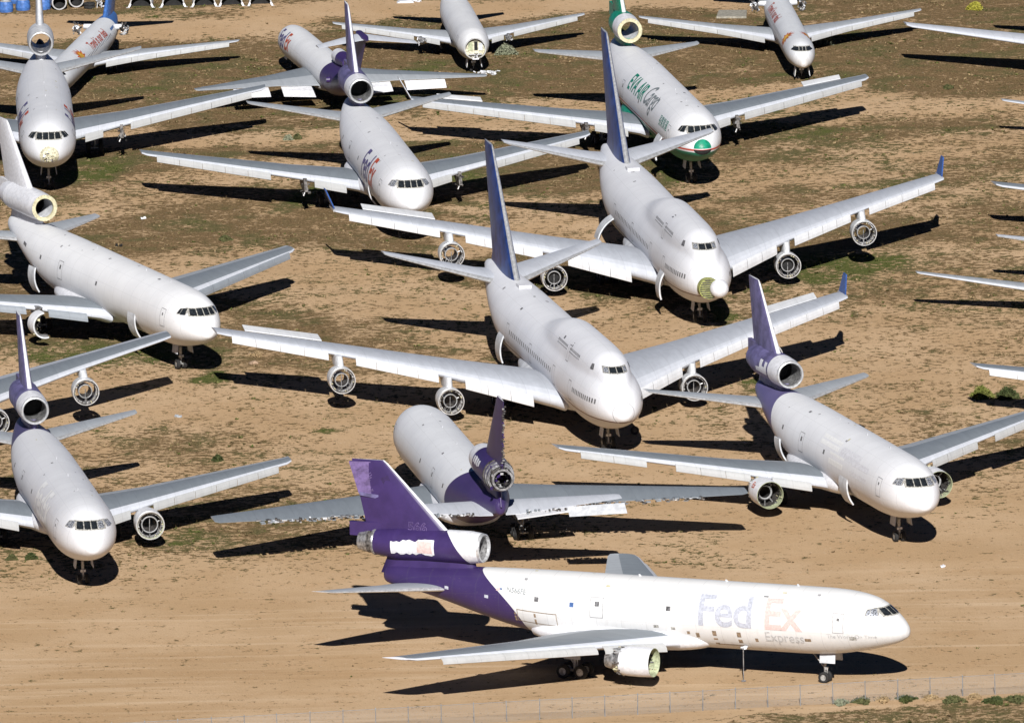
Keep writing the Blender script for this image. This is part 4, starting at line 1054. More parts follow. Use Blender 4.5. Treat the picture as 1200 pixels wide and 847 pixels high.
# low scrub and grass tufts, too many to count
def foliage_mat(name, a, b_, c):
    m, t, b = nodes_of(name); tc = N(t, 'ShaderNodeTexCoord').outputs['Object']
    f = noise(t, tc, .9, 2, .5); g = noise(t, tc, 0.13, 2, .5)
    col = mixc(t, ramp(t, f, .35, .65), a, b_); col = mixc(t, ramp(t, g, .48, .62), col, c)
    L(t, col, b.inputs['Base Color']); b.inputs['Roughness'].default_value = .95; b.inputs['Specular IOR Level'].default_value = .1
    return m
def tufts(name, pts, rad, hgt, mat, blades=7):
    n = len(pts); rg = np.random.default_rng(len(name)); K = blades
    ang = rg.random((n, K))*2*pi; rr_ = rad[:, None]*(.15+.85*rg.random((n, K))**.6); hh = hgt[:, None]*(.45+.55*rg.random((n, K)))
    cx = pts[:, 0][:, None]; cy = pts[:, 1][:, None]; cz = -.03
    tip = np.stack([cx+np.cos(ang)*rr_, cy+np.sin(ang)*rr_, cz+hh], -1)
    wv = rad[:, None]*(.22+.3*rg.random((n, K))); px, py = -np.sin(ang)*wv, np.cos(ang)*wv
    bx = cx+np.cos(ang)*rr_*.25; by = cy+np.sin(ang)*rr_*.25
    a = np.stack([bx+px, by+py, 0*bx+cz], -1); b_ = np.stack([bx-px, by-py, 0*bx+cz], -1)
    V = np.stack([a, b_, tip], 2).reshape(-1, 3)
    me = bpy.data.meshes.new(name); me.vertices.add(len(V)); me.vertices.foreach_set('co', V.ravel())
    nf = len(V)//3; me.loops.add(len(V)); me.loops.foreach_set('vertex_index', np.arange(len(V), dtype=np.int32)); me.polygons.add(nf); me.polygons.foreach_set('loop_start', np.arange(0, len(V), 3, dtype=np.int32)); me.update()
    me.materials.append(mat); o = bpy.data.objects.new(name, me); COL.objects.link(o); return o
nC = 420000
px_ = rng.uniform(-64, 66, nC); py_ = rng.uniform(-160, 275, nC); v_, g_ = field(px_, py_)
vg = np.clip((fence_y(px_)-3.0-py_)/1.0, 0, 1)*np.clip((px_-16)/6, 0, 1); v_ = np.maximum(v_, vg*.8)
cl = vnoise(px_, py_, 1.6, 31)*.6 + vnoise(px_, py_, .7, 32)*.4
keep = (rng.random(nC) < np.clip(v_*.35+.003, 0, 1)*np.clip((cl-.38)*5, 0, 1.5)*.55)
P = np.stack([px_, py_], 1)[keep]; gk = g_[keep]; sz = .10+.22*rng.random(len(P))**2
isg = rng.random(len(P)) < np.clip(gk*.9, .05, .9)
o = tufts('dry_grass', P[~isg], sz[~isg]*1.2, sz[~isg]*.75, foliage_mat('dry_grass_leaves', (.21, .155, .085), (.33, .24, .135), (.17, .135, .065)))
tag(o, 'low dry grass tufts scattered over the desert floor', 'grass', kind='stuff')
o = tufts('green_weeds', P[isg], sz[isg]*1.25, sz[isg]*.8, foliage_mat('weed_leaves', (.085, .10, .028), (.14, .14, .05), (.07, .095, .022)))
tag(o, 'low green weeds growing in the damp spots under the jets', 'weeds', kind='stuff')

def shrub(name, label, cat, px, py, w, h, cols, n=1600, seed=1, group=None, flat=1.0):
    x, y = ground(px, py); rg = np.random.default_rng(seed)
    a = rg.random(n)*2*pi; u = rg.random(n)**.5; lob = 1+.28*np.sin(a*3+seed)+.18*np.sin(a*7+seed*2)
    X = np.cos(a)*u*w/2*lob; Y = np.sin(a)*u*w/2*lob*flat; Z = h*(1-u**2.2)*(.35+.65*rg.random(n))
    V = []; F = []
    for i in range(n):
        c = np.array([X[i], Y[i], Z[i]+.02]); d1 = rg.normal(size=3)*.10; d2 = rg.normal(size=3)*.10
        V += [c+d1, c-d1*.5+d2, c-d2]; F.append((3*i, 3*i+1, 3*i+2))
    mb = MB(); mb.add(V, F, foliage_mat(name+'_leaves_%d' % seed, *cols)); o = mb.link(name)
    for k in range(5):
        pass
    o.location = (x, y, 0); tag(o, label, cat, group); return o
GRN = ((.075, .085, .035), (.14, .135, .06), (.10, .105, .045)); DGR = ((.045, .06, .022), (.085, .10, .04), (.065, .075, .025)); GRY = ((.20, .22, .15), (.30, .31, .22), (.22, .24, .16)); TANB = ((.34, .24, .13), (.45, .33, .19), (.38, .26, .14))
shrub('bush', 'yellow green round bush, left of the pair near the right edge', 'bush', 1150, 466, 1.9, 1.15, ((.13, .15, .035), (.21, .22, .065), (.10, .12, .035)), seed=1)
shrub('bush', 'dark green round bush, right of the pair near the right edge', 'bush', 1180, 466, 1.9, 1.0, DGR, seed=2)
shrub('bush', 'grey green sagebrush beside the nose of the jet with a cut open front', 'bush', 593, 63, 2.2, 1.1, GRY, seed=3)
shrub('bush', 'grey green sagebrush beside the nose of the white and orange narrow jet, top right', 'bush', 968, 52, 1.7, .9, GRY, seed=4)
shrub('bush', 'bright yellow bush at the top right, above the lone wing', 'bush', 1143, 11, 1.5, .8, ((.34, .32, .05), (.45, .42, .08), (.3, .28, .04)), seed=5)
shrub('bush', 'small dark green bush on bare sand above the lower left jet wing tip', 'bush', 255, 540, .8, .6, DGR, 700, seed=6)
shrub('bush', 'lone small green weed clump on brown ground right of the white trijet engine duct', 'weed', 264, 282, 1.1, .5, GRN, 700, seed=7)
shrub('bush', 'green weed clump, upper left of two below the bottom left jet nose shadow', 'weed', 36, 655, 1.0, .6, DGR, 700, seed=8)
shrub('bush', 'green weed clump, right of two beside the bottom left jet nose shadow', 'weed', 14, 656, .9, .5, GRN, 700, seed=9)
shrub('bush', 'small grey green sage on the track between the two top left trijets, left of two', 'bush', 338, 164, .8, .5, GRY, 500, seed=10)
shrub('bush', 'small green sage on the track between the two top left trijets, right of two', 'bush', 349, 163, .8, .5, GRN, 500, seed=11)
shrub('bush', 'rusty brown tumbleweed on sand left of the front jumbo wing tip', 'tumbleweed', 301, 417, 1.1, .4, TANB, 600, seed=12)
shrub('bush', 'small green bush in the middle right of the open field, above the track', 'bush', 1111, 104, .9, .4, GRN, 500, seed=13)
for k, (x, y, w_, c) in enumerate([(1010, 818, 1.4, GRN), (1035, 817, 1.1, TANB), (1062, 816, 1.6, DGR), (1090, 815, 1.4, TANB), (1118, 817, 1.9, GRN), (1142, 814, 1.2, TANB), (1165, 818, 1.7, DGR), (1190, 816, 1.7, GRN), (985, 820, 1.1, GRY)]):
    shrub('bush', '%s scrubby bush from the left on the verge before the fence' % ['first', 'second', 'third', 'fourth', 'fifth', 'sixth', 'seventh', 'eighth', 'ninth'][[1, 2, 3, 4, 5, 6, 7, 8, 0][k]], 'bush', x, y+4, w_, .32, c, 500, seed=30+k, group='scrub bushes along the fence verge', flat=1.6)

# ================================================================== THE JETS
W = (.75, .77, .83); WG = (.60, .62, .665)
H_front = hull('front_jet_paint', (.74, .745, .755), 'tail', PURPLE, x0=36.6, k=.17, grime=.3)
rootA, bA, teA = trijet('white trijet with purple tail standing side on in the foreground, nose to the right', (34.87, 1300.35, 64.88, -.12),
    dict(w=(37.67, 24.3, 4.95), s=(51.71, 11.0, 7.55), f=(51.14, 17.6), i=(41.5, 10.08)), H_front, fin_m=M_PURPLE, nac_m=M_PURPLE, nac_front=M_WHITE,
    inlet='lip', rudder='damaged', pitch=.008, pz=.24, ng_drop=-.17, seed=1, slat_spans=[(4.2, 9.0), (9.6, 22.0)], detail=True, foil=(('s', 1),))
lettering(bA, rootA, 'Fed', 4.1, 19.5, 98, 1, M_GHOSTB, bold=.06, stretch=.97, spacing=.95)
lettering(bA, rootA, 'Ex', 4.1, 13.0, 98, 1, M_GHOSTR, bold=.06, stretch=.94, spacing=.95)
lettering(bA, rootA, 'Express', 1.45, 12.9, 122, 1, M_GHOSTG, bold=0, stretch=.85)
lettering(bA, rootA, 'The World On Time', .62, 6.8, 108, 1, M_GHOSTG, bold=0.0, stretch=.85)
lettering(bA, rootA, 'N566FE', .72, 38.3, 68, 1, M_GREYTXT, bold=.0, stretch=.85)
decal_rect(bA, rootA, 39.0, 39.35, 63, 69, 1, M_GHOSTR, 'flag'); decal_rect(bA, rootA, 38.75, 39.0, 63, 66, 1, M_BLUETXT, 'flag')
for x0, x1, a0, a1, mt in ((17.6, 18.0, 108, 140, M_TAN), (15.2, 15.6, 108, 132, M_TAN), (13.6, 13.9, 118, 126, M_TAN), (20.2, 20.5, 112, 118, M_TAN), (19.3, 19.65, 114, 124, M_TAN), (21.6, 22.0, 106, 111, M_SEAL), (23.2, 23.7, 104, 109, M_SEAL),
                           (4.1, 4.75, 104, 112, M_SEAL), (8.4, 9.0, 112, 118, M_TAN), (37.3, 37.5, 104, 122, M_TAN), (35.3, 35.5, 100, 122, M_TAN), (44.3, 44.7, 84, 92, M_GHOSTB), (40.1, 40.5, 82, 88, M_GHOSTB), (31.5, 31.9, 74, 82, M_BLUETXT)):
    decal_rect(bA, rootA, x0, x1, a0, a1, 1, mt, 'bare_patch')
decal_rect(bA, rootA, 15.3, 17.8, 138, 141, 1, M_TAN, 'bare_patch'); outline(bA, rootA, 33.2, 37.2, 96, 120, 1, M_TAN, 'panel_outline', .07)
mb = MB(M_METAL); mb.tube((15.4, 1.9, 2.9), (15.4, 2.0, -.1), .05, .04, M_METAL, 8); mb.lathe([(0, .02), (.0, .22), (.08, .22)], (15.4, 2.0, -.12), M_METAL, 12, 'z', closed=False); bits(mb, (15.3, 2.0, 3.0), (.3, .2, .2), 10, (M_WHITE, M_METAL), (.1, .35), 8); mb.link('ground_wire', rootA)
# roughly painted over name on the tail engine, and outlined digits on the fin
def on_cyl(poly_list, root, ix, iz, r, side, mat, name, off=.02, step=.2):
    uv, fs = cut_mesh(poly_list, step); mb = MB(mat)
    mb.add([(ix+u, (r+off)*cos((v)/r)*side, iz+(r+off)*sin(v/r)) for u, v in uv], fs, mat); return mb.link(name, root)
rr = random.Random(5); top = [(4.4+i*.31, .78+rr.uniform(-.2, .06)-.02*i) for i in range(15)][::-1]; bot = [(4.4+i*.31, -.72+rr.uniform(-.08, .2)) for i in range(15)]; top = top[::-1]
on_cyl([top+bot[::-1]], rootA, 41.5, 10.08, 1.475, 1, M_WHITE, 'painted_over_patch')
on_cyl([[(4.6, -.55), (6.1, -.5), (6.1, .6), (4.6, .55)]], rootA, 41.5, 10.08, 1.475, 1, M_GHOSTR, 'painted_over_patch', .03)
for txt, x in (('566', 48.9),):
    uv, fs, wd = text_uv(txt, 1.15, .5, .035); uv2, fs2, _ = text_uv(txt, 1.15, .5, 0.0)
    mb = MB(M_PURPALE); mb.add([(x-u*1.1, .47-.0*v, 11.35+v) for u, v in uv], fs, M_PURPALE); mb.add([(x-u*1.1, .485, 11.35+v) for u, v in uv2], fs2, M_PURPLE); mb.link('lettering', rootA)
for sd in (1, -1): on_cyl([[(1.22, -1.6), (1.32, -1.25), (1.75, -.5), (2.3, .25), (2.95, 1.1), (3.5, 1.85), (3.6, 2.33), (1.22, 2.33)]], rootA, 41.5, 10.08, 1.472, sd, M_WHITE, 'white_intake_paint', .012)
mb = MB(M_DPUR); mb.box((51.0, .24, 15.7), (.8, .02, .95), M_DPUR, Matrix.Rotation(R(25), 3, 'Y')); mb.link('access_panel', rootA)

H_fade = hull('faded_trijet_paint', W, 'tail', (.14, .125, .28), x0=38.6, k=.10, grime=.35)
rootB, bB, teB = trijet('all white trijet with faded purple tail and open green engine rings, centre right', (38.10, 1359.05, 16.20, .10),
    dict(w=(37.81, 24.2, 5.3), s=(51.77, 11.1, 7.35), f=(51.2, 17.55), i=(41.5, 10.0)), H_fade, fin_m=M_PURFADE, nac_m=M_PURFADE, nac_front=M_WHITE, inlet='lip',
    engines=('cowlw', 'cowl'), doors=((14.8, 17.2, 1, 22), (36.0, 37.6, 1, 14)), foil=(('s', 1), ('f', -1), ('s', -1)), seed=2, slat_spans=[(4.2, 7.3), (9.0, 15.0), (17.3, 22.6)])
for x0, x1, a0, a1 in ((18.6, 24.0, 42, 62), (12.2, 18.0, 48, 66), (9.0, 14.0, 60, 88), (16.2, 20.5, 66, 88)): decal_rect(bB, rootB, x0, x1, a0, a1, 1, M_GHOSTW if x0 > 12.5 else M_WHITE, 'paint_patch')
lettering(bB, rootB, 'N599FE', .6, 37.0, 55, 1, M_GHOSTG, bold=0)if False else None
on_cyl([[(3.2, -.5), (6.6, -.5), (6.6, -.1), (5.4, .0), (5.4, .8), (4.6, .8), (4.6, .2), (3.9, .2), (3.9, .75), (3.2, .75)]], rootB, 41.5, 10.0, 1.475, 1, M_WHITE, 'painted_over_patch')
uv, fs, wd = text_uv('Ex', .85, .3, .02); mbt = MB(M_TXTO); x0_, y0_, z0_ = 22.3, 8.2, 2.45
mbt.add([(x0_+2.0-u, y0_+1.36*sin(1.15-v/1.36), z0_+1.36*cos(1.15-v/1.36)) for u, v in uv], fs, M_TXTO); mbt.link('lettering', rootB)

H_C = hull('stripped_trijet_paint', (.73, .755, .815), 'tail', (.055, .035, .135), x0=35.6, k=.12, grime=.4)
rootC, bC, teC = trijet('half scrapped trijet seen from behind with purple tail and torn wings', (-9.49, 1401.79, 189.15, .14),
    dict(w=(37.91, 25.1, 5.13), s=(51.67, 11.0, 7.88), f=(51.2, 17.7), i=(41.5, 10.08)), H_C, fin_m=M_PURPLE, nac_m=M_PURPLE, nac_front=M_WHITE, inlet='lip', torn=True,
    engines=('none', 'wreck'), slat_spans=[(6, 7.5)], seed=3, te_m=M_WGREY, rudder=False, stab_m=M_WLITE)
mb = MB(M_SILVER); rr = random.Random(4)
for i in range(26):
    z = 11.5+i*.23; x = np.interp(z, (11.1, 17.5), (53.1, 54.8)); mb.box((x+rr.uniform(-.1, .1), rr.uniform(-.08, .08), z), (.22, .2, .12), rr.choice((M_METAL, M_DARKM, M_DARKM, M_PURPLE)))
mb.link('torn_fin_edge', rootC)
for s in (1, -1):
    mb = MB(M_SILVER)
    for i in range(46):
        y = rr.uniform(2.4, 9.5); x = np.interp(y, (1.9, 10.8), (51.0, 54.2)); mb.box((x+rr.uniform(-.1, .4), y*s, 6.5+.1*y+rr.uniform(-.25, 0)), (.4, .15, .14), rr.choice((M_OFFW, M_DARKM, M_METAL, M_WGREY)))
    mb.link('torn_stabilizer_edge', rootC)
mb = MB(M_WHITE); mb.add([(53.4, 5.9, 7.3), (54.6, 5.9, 6.6), (56.4, 11.0, 7.0), (54.9, 11.0, 7.7)], [(0, 1, 2, 3)], M_OFFW); mb.link('elevator', rootC)
rr = random.Random(9)
for q, wd_ in ((3.4, .5), (4.1, .8), (5.1, .6), (5.9, .7)): on_cyl([[(q, .3), (q+wd_, .3+rr.uniform(-.1, .1)), (q+wd_, .95), (q, .95+rr.uniform(-.1, .1))]], rootC, 41.5, 10.08, 1.475, -1, M_WHITE, 'painted_over_patch')

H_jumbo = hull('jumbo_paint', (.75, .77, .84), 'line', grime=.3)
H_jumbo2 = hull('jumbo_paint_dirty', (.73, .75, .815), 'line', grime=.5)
KD = dict(w=(45.24, 31.75, 6.57), s=(65.71, 11.07, 9.75), f=(65.13, 20.35), ei=(25.54, 12.12, 2.19), eo=(33.65, 21.38, 3.33))
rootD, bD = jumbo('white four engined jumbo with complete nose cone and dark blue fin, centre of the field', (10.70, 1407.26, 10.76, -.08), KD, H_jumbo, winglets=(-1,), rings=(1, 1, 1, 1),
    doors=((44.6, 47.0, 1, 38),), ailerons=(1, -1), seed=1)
KE = dict(w=(45.26, 31.8, 6.69), s=(65.5, 11.09, 9.4), f=(65.0, 20.5), ei=(25.61, 12.07, 2.1), eo=(33.85, 21.4, 3.56))
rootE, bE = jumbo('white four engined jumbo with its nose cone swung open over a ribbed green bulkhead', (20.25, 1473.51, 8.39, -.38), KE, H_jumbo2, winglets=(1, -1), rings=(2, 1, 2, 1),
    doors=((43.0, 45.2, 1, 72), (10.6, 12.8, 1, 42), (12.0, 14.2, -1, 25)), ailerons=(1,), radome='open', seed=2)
KK = dict(w=(45.34, 31.95, 6.54), s=(65.58, 11.08, 9.46), f=(64.9, 20.2), ei=(25.73, 11.85, 2.7), eo=(33.71, 21.8, 3.7))
rootK, bK = jumbo('jumbo jet mostly off the left edge, one wing with a hanging engine ring in view', (-57.50, 1394.03, 9.47, -.05), KK, H_jumbo, winglets=(), rings=(1, 1, 2, 1), seed=3, windows=False, wing_m=M_WGREY, slat=False)

H_eva = hull('green_belly_paint', (.76, .78, .84), 'belly', (.015, .20, .12), grime=.2)
rootF, bF, teF = trijet('white and green cargo trijet with EVA AIR lettering, behind the blue fins', (20.67, 1555.44, 8.61, -.09),
    dict(w=(40.85, 25.1, 4.8), s=(56.4, 9.11, 6.83), f=(57.8, 17.55), i=(47.44, 10.13)), H_eva, length=57.4, fin_m=M_GREEN, nac_m=M_GREEN, nac_front=M_WHITE, inlet='yellow', tube_open=True,
    engines=('stub', 'stub'), winglets=(1,), ailerons=(1, -1), doors=((8.8, 11.2, 1, 50),), root_mat=M_GREEN, seed=4)
xe = lettering(bF, rootF, 'EVA AIR', 2.75, 32.5, 70, 1, M_GREENTXT, bold=.045, stretch=.95)
lettering(bF, rootF, 'Cargo', 3.4, xe-.4, 68, 1, M_GREYTXT, bold=.03, stretch=.8, slant=.25)
lettering(bF, rootF, '長榮貨運', 1.25, 11.2, 78, 1, M_GREENTXT, bold=.0, stretch=.95)
mb = MB(M_GREEN); 
for half, mt in ((0, M_GREEN), (1, M_BLACK)):
    vs = []; n = 14
    for i in range(n+1):
        for j in range(7):
            a = pi*i/n - pi/2; q = j/6*.95; y = sin(a)*q; z = cos(a)*q*(1 if half == 0 else -.55)
            h = bF.front(y, 4.90+z+ (0.12 if half == 0 else -.02), .03); vs.append(h if h else Vector((.3, y, 4.9+z)))
    mb.add(vs, [(i*7+j, i*7+j+1, (i+1)*7+j+1, (i+1)*7+j) for i in range(n) for j in range(6)], mt)
mb.link('radome', rootF, 'broken nose cone, green cap over a dark opening')

H_G = hull('trijet_paint_logo', (.74, .76, .82), 'plain', grime=.3)
rootG, bG, teG = trijet('white trijet with purple and orange lettering on its side, upper middle, engines gone', (-9.91, 1525.54, 7.65, .05),
    dict(w=(37.88, 24.0, 4.99), s=(51.64, 10.98, 7.54), f=(51.2, 17.8), i=(41.5, 10.05)), H_G, fin_m=M_PURFADE, nac_m=M_PURFADE, nac_front=M_WHITE, inlet='lip', engines=('stub', 'stub'),
    doors=((13.5, 16.2, 1, 15),), foil=(('s', 1), ('s', -1)), seed=5, slat_spans=[(4.2, 7.3), (11.5, 22.6)])
for rt, bd, x0, sd, mt1, mt2 in ((rootG, bG, 19.0, 1, M_TXTP, M_TXTO),):
    lettering(bd, rt, 'Fed', 4.25, x0, 96, sd, mt1, bold=.07, stretch=.83); lettering(bd, rt, 'Ex', 4.25, x0-5.7, 96, sd, mt2, bold=.07, stretch=.83)

H_I = hull('plain_white_trijet_paint', (.79, .80, .85), 'plain', grime=.25)
rootI, bI, teI = trijet('plain all white trijet without lettering and yellow ringed engine duct, left side', (-29.92, 1454.58, 21.51, .04),
    dict(w=(40.7, 24.64, 4.8), s=(56.5, 9.34, 7.05), f=(57.8, 17.6), i=(47.3, 10.13)), H_I, length=57.4, inlet='yellow', nac_front=M_WHITE, engines=('half', 'stub'),
    doors=((13.2, 15.2, 1, 22), (42.4, 44.2, 1, 26)), seed=6, slat_m=M_WGREY2)
lettering(bI, rootI, 'N275WA', .62, 7.8, 74, 1, M_GHOSTG, bold=0) if False else None
decal_rect(bI, rootI, 46.3, 47.4, 72, 80, 1, M_WIN, 'vent')

rootJ, bJ, teJ = trijet('white trijet with brushed out white lettering and dull purple tail, lower left corner', (-38.81, 1346.71, 8.81, .07),
    dict(w=(37.94, 23.86, 4.8), s=(51.72, 11.04, 7.53), f=(51.2, 17.55), i=(41.5, 10.15)), hull('trijet_paint_grey', (.68, .70, .76), 'tail', (.085, .075, .17), x0=40.5, k=.06, grime=.35), fin_m=M_PURFADE, nac_m=M_PURFADE, nac_front=M_WHITE, inlet='lip',
    engines=('cowl', 'ring'), foil=(('s', 1), ('f', -1), ('s', -1)), seed=7, slat_spans=[(4.2, 6.6), (9.0, 22.4)])
lettering(bJ, rootJ, 'FedEx', 4.25, 19.2, 96, 1, M_GHOSTW, bold=.10, stretch=.83)
lettering(bJ, rootJ, 'Express', 1.45, 12.9, 121, 1, M_GHOSTG, bold=0, stretch=.85)

rootL, bL, teL = trijet('white trijet missing its nose cone, cream disc showing, upper left edge', (-48.54, 1559.74, 2.59, -.03),
    dict(w=(37.76, 24.16, 5.25), s=(51.75, 11.1, 7.67), f=(51.2, 17.6), i=(41.5, 10.2)), hull('trijet_paint_logo_dull', (.69, .71, .77), 'plain', grime=.35), fin_m=M_OFFW, nac_m=M_OFFW, nac_front=M_OFFW, inlet='lip', tube_open=True,
    engines=('stub', 'stub'), seed=8, slat_spans=[(4.2, 6.2), (9.2, 22.6)])
for sd in (1, -1):
    a, b2 = (19.0, 13.3) if sd > 0 else (9.0, 14.7)
    lettering(bL, rootL, 'Fed', 4.25, a, 96, sd, M_TXTP, bold=.07, stretch=.83); lettering(bL, rootL, 'Ex', 4.25, b2, 96, sd, M_TXTO, bold=.07, stretch=.83)
mb = MB(M_CREAM); vs = [bL.front(0, 4.91, .03)]; n = 30
for j in (1, 2, 3):
    for i in range(n):
        a = 2*pi*i/n; q = .34*j; h = bL.front(sin(a)*q, 4.91+cos(a)*q, .03); vs.append(h if h else Vector((.4, 0, 4.8)))
mb.add(vs, [(0, 1+i, 1+(i+1) % n) for i in range(n)]+[(1+j*n+i, 1+j*n+(i+1) % n, 1+(j+1)*n+(i+1) % n, 1+(j+1)*n+i) for j in (0, 1) for i in range(n)], M_CREAM)
bits(mb, (.0, 0, 4.91), (.05, .55, .5), 22, (M_YPRIM, M_DARKM, M_CREAM, M_METAL), (.04, .35), 12); mb.link('nose_bulkhead', rootL)

# narrow bodies
H_N = hull('narrow_jet_paint', (.73, .75, .80), 'plain', grime=.35)
rootN, bN, _ = narrow('narrow jet with its nose cut off, cream bulkhead open, top middle', (-3.25, 1634.06, 4.98, -.05), '737', dict(w=(21.93, 14.19, 3.06)), H_N, nosecut=True, engines='wing', seed=2, tail_m=M_OFFW)
outline(bN, rootN, 4.0, 5.0, 60, 98, 1, M_SEAM)
H_M8 = hull('sunburst_jet_paint', (.69, .72, .78), 'tail', (.05, .15, .42), x0=35.2, k=-.02, grime=.3)
rootO, bO, _ = narrow('white and orange narrow jet facing the camera with faint sunburst, top right', (32.85, 1625.23, 3.60, .30), 'MD80', dict(w=(30.74, 15.9, 2.9), ng=3.52), H_M8, engines='tail', seed=4, tail_m=M_SKYBLUE, windows=True)
rootM, bM, _ = narrow('narrow jet with blue tail, red lettering and sunburst, behind the upper left trijet', (-49.97, 1618.66, -8.21, .05), 'MD80', dict(w=(30.6, 15.95, 2.6), ng=3.52), H_M8, engines='tail', seed=6, tail_m=M_SKYBLUE, windows=True)
def sunburst(bd, rt, x, a, sd, s=1.0):
    for mt, r0, n, sc in ((M_TXTO, 1.15, 13, 1.0), (M_ORANGE, .85, 13, .8), (M_YELLOW, .55, 16, .5)):
        pts = []
        for i in range(2*n):
            an = 2*pi*i/(2*n); q = s*(r0 if i % 2 == 0 else r0*.55); pts.append((x+q*cos(an)*1.3, a+math.degrees(q*sin(an)/1.7)))
        decal_poly(bd, rt, pts, sd, mt, 'sunburst', .012+(1.2-r0)*.01)
sunburst(bM, rootM, 12.8, 52, -1, 1.25); lettering(bM, rootM, 'Travel is our deal', 1.7, 18.6, 62, -1, M_REDTXT, bold=.03, stretch=.85); lettering(bM, rootM, 'allegiantair.com', .8, 19.5, 80, -1, M_BLUETXT, bold=.0) if False else None
lettering(bM, rootM, 'N880GA', .8, 31.5, 60, -1, M_BLUETXT, bold=.0) if False else None
decal_rect(bM, rootM, 31.4, 33.6, 50, 60, -1, M_BLUETXT, 'flag'); decal_rect(bM, rootM, 8.6, 9.5, 48, 62, -1, M_BLUETXT, 'emblem')
sunburst(bO, rootO, 8.6, 50, 1, 1.1); lettering(bO, rootO, 'Travel is our deal', 1.7, 30.5, 62, 1, M_REDTXT, bold=.02, stretch=.85)
sunburst(bO, rootO, 8.6, 50, -1, 1.1)
mb = MB(M_YELLOW)
surface('fin_stripe', rootM, [(4.3, 37.6, 3.4, 0, .17), (8.7, 41.6, 3.2, 0, .13)], M_ORANGE, M_ORANGE, M_YELLOW, 1, vertical=True, camber=0)

# three-holer seen from behind
KH = dict(w=(30.89, 16.25, 2.94))
H_H = hull('threeholer_paint', (.74, .76, .81), 'tail', PURPLE, x0=29.0, k=.25, grime=.3)
rootH, bH, stH = narrow('white and purple T tail jet seen from behind with flaps down, top left of centre', (-24.41, 1646.27, 191.42, -.26), '727', KH, H_H, engines='none', seed=8, tail_m=M_PURPLE, wing_m=M_WGREY)
surface('fin', rootH, [(4.6, 32.5, 9.0, 0, .10), (10.1, 42.2, 4.6, 0, .11)], M_PURPLE, M_PURPLE, M_PURPLE, 1, vertical=True, camber=0)
for s in (1, -1): surface('stabilizer', rootH, [(.15, 42.6, 4.0, 10.0, .1), (5.44, 46.0, 1.9, 9.55, .09)], M_SILVER, M_WLITE, M_WLITE, s)
mb = MB(M_PURPLE); mb.lathe([(0, .01), (.4, .25), (1.5, .42), (4.5, .40), (6.3, .05)], (41.6, 0, 10.1), M_PURPLE, 16, closed=False); mb.link('tail_bullet', rootH)
mb = MB(M_WHITE); mb.lathe([(0, .62), (-.05, .72), (.2, .82), (2.5, .85), (5.5, .6), (5.5, .3), (2.0, .6)], (30.4, 0, 5.75), [M_SILVER, M_WHITE, M_WHITE, M_PURPLE, M_PURPLE, M_BLACK, M_BLACK], 24); mb.link('tail_engine', rootH)
for s in (1, -1):
    mb = MB(M_PURPLE); mb.tube((34, 1.2*s, 3.7), (34, 2.1*s, 3.7), .4, .3, M_PURPLE, 8); mb.link('pylon', rootH)
    for y0, y1 in ((2.6, 6.1), (7.6, 11.8)):
        for k in range(2):
            vs = []
            for y in (y0, y1):
                x, c, z, t = along(stH, y); xx = x+c*(1.0+.14*k)+.05; vs += [(xx, y*s, z-.08-.30*k), (xx+c*.15, y*s, z-.40-.42*k), (xx+c*.15, y*s, z-.46-.42*k), (xx, y*s, z-.16-.30*k)]
            mb = MB(M_WHITE); mb.add(vs, [(0, 1, 5, 4), (1, 2, 6, 5), (2, 3, 7, 6), (3, 0, 4, 7), (0, 1, 2, 3), (4, 5, 6, 7)], M_WHITE); mb.link('flap', rootH)
lettering(bH, rootH, 'Fed', 2.7, 4.6, 92, -1, M_TXTP, bold=.05, stretch=.85); lettering(bH, rootH, 'Ex', 2.7, 8.3, 92, -1, M_TXTO, bold=.05, stretch=.85)

# jets cut by the right edge of the field of view: only wing tips in view
def by_tip(tipxy, yaw, half, back):
    a = R(yaw); fx, fy = sin(a), -cos(a); rx, ry = fy, -fx
    X, Y = tipxy; return X+fx*back-rx*half, Y+fy*back-ry*half
for (px, py, kind, yaw, lab) in ((1063, 30, 'tri', 8, 'white jet off the right edge, topmost wing tip with a full length shadow'),
                                 (1175, 118, '737', 8, 'jet off the right edge, short bit of wing tip above the sandy track'),
                                 (1168, 217, 'tri', 12, 'jet off the right edge, thin wing tip right of the raised blue winglet'),
                                 (1075, 320, '737', 9, 'jet off the right edge, slim wing with dark flap fairings hanging below'),
                                 (1145, 430, 'tri', 14, 'jet off the right edge, broad wing tip above the pair of bushes')):
    if kind == 'tri':
        p = by_tip(ground(px, py, 5.0), yaw, 23.8, 38.5)
        trijet(lab, (p[0], p[1]+OY, yaw, 0), dict(w=(38.5, 23.8, 5.0), s=(52.3, 10.9, 7.3), f=(51.3, 17.4), i=(41.5, 9.95)), H_G, engines=('stub', 'stub'), detail=False, nac_front=M_WHITE, wing_m=M_WLITE if py == 30 else M_WGREY,
               slat_spans=[(4.2, 7.4), (9.2, 22.9 if py == 430 else 12)], slat_m=M_SLATW)
    else:
        p = by_tip(ground(px, py, 4.1), yaw, 17.0, 22.0)
        narrow(lab, (p[0], p[1]+OY, yaw, 0), '737', dict(w=(22.0, 17.0, 4.1)), H_N, engines='none', seed=11, slat=False)

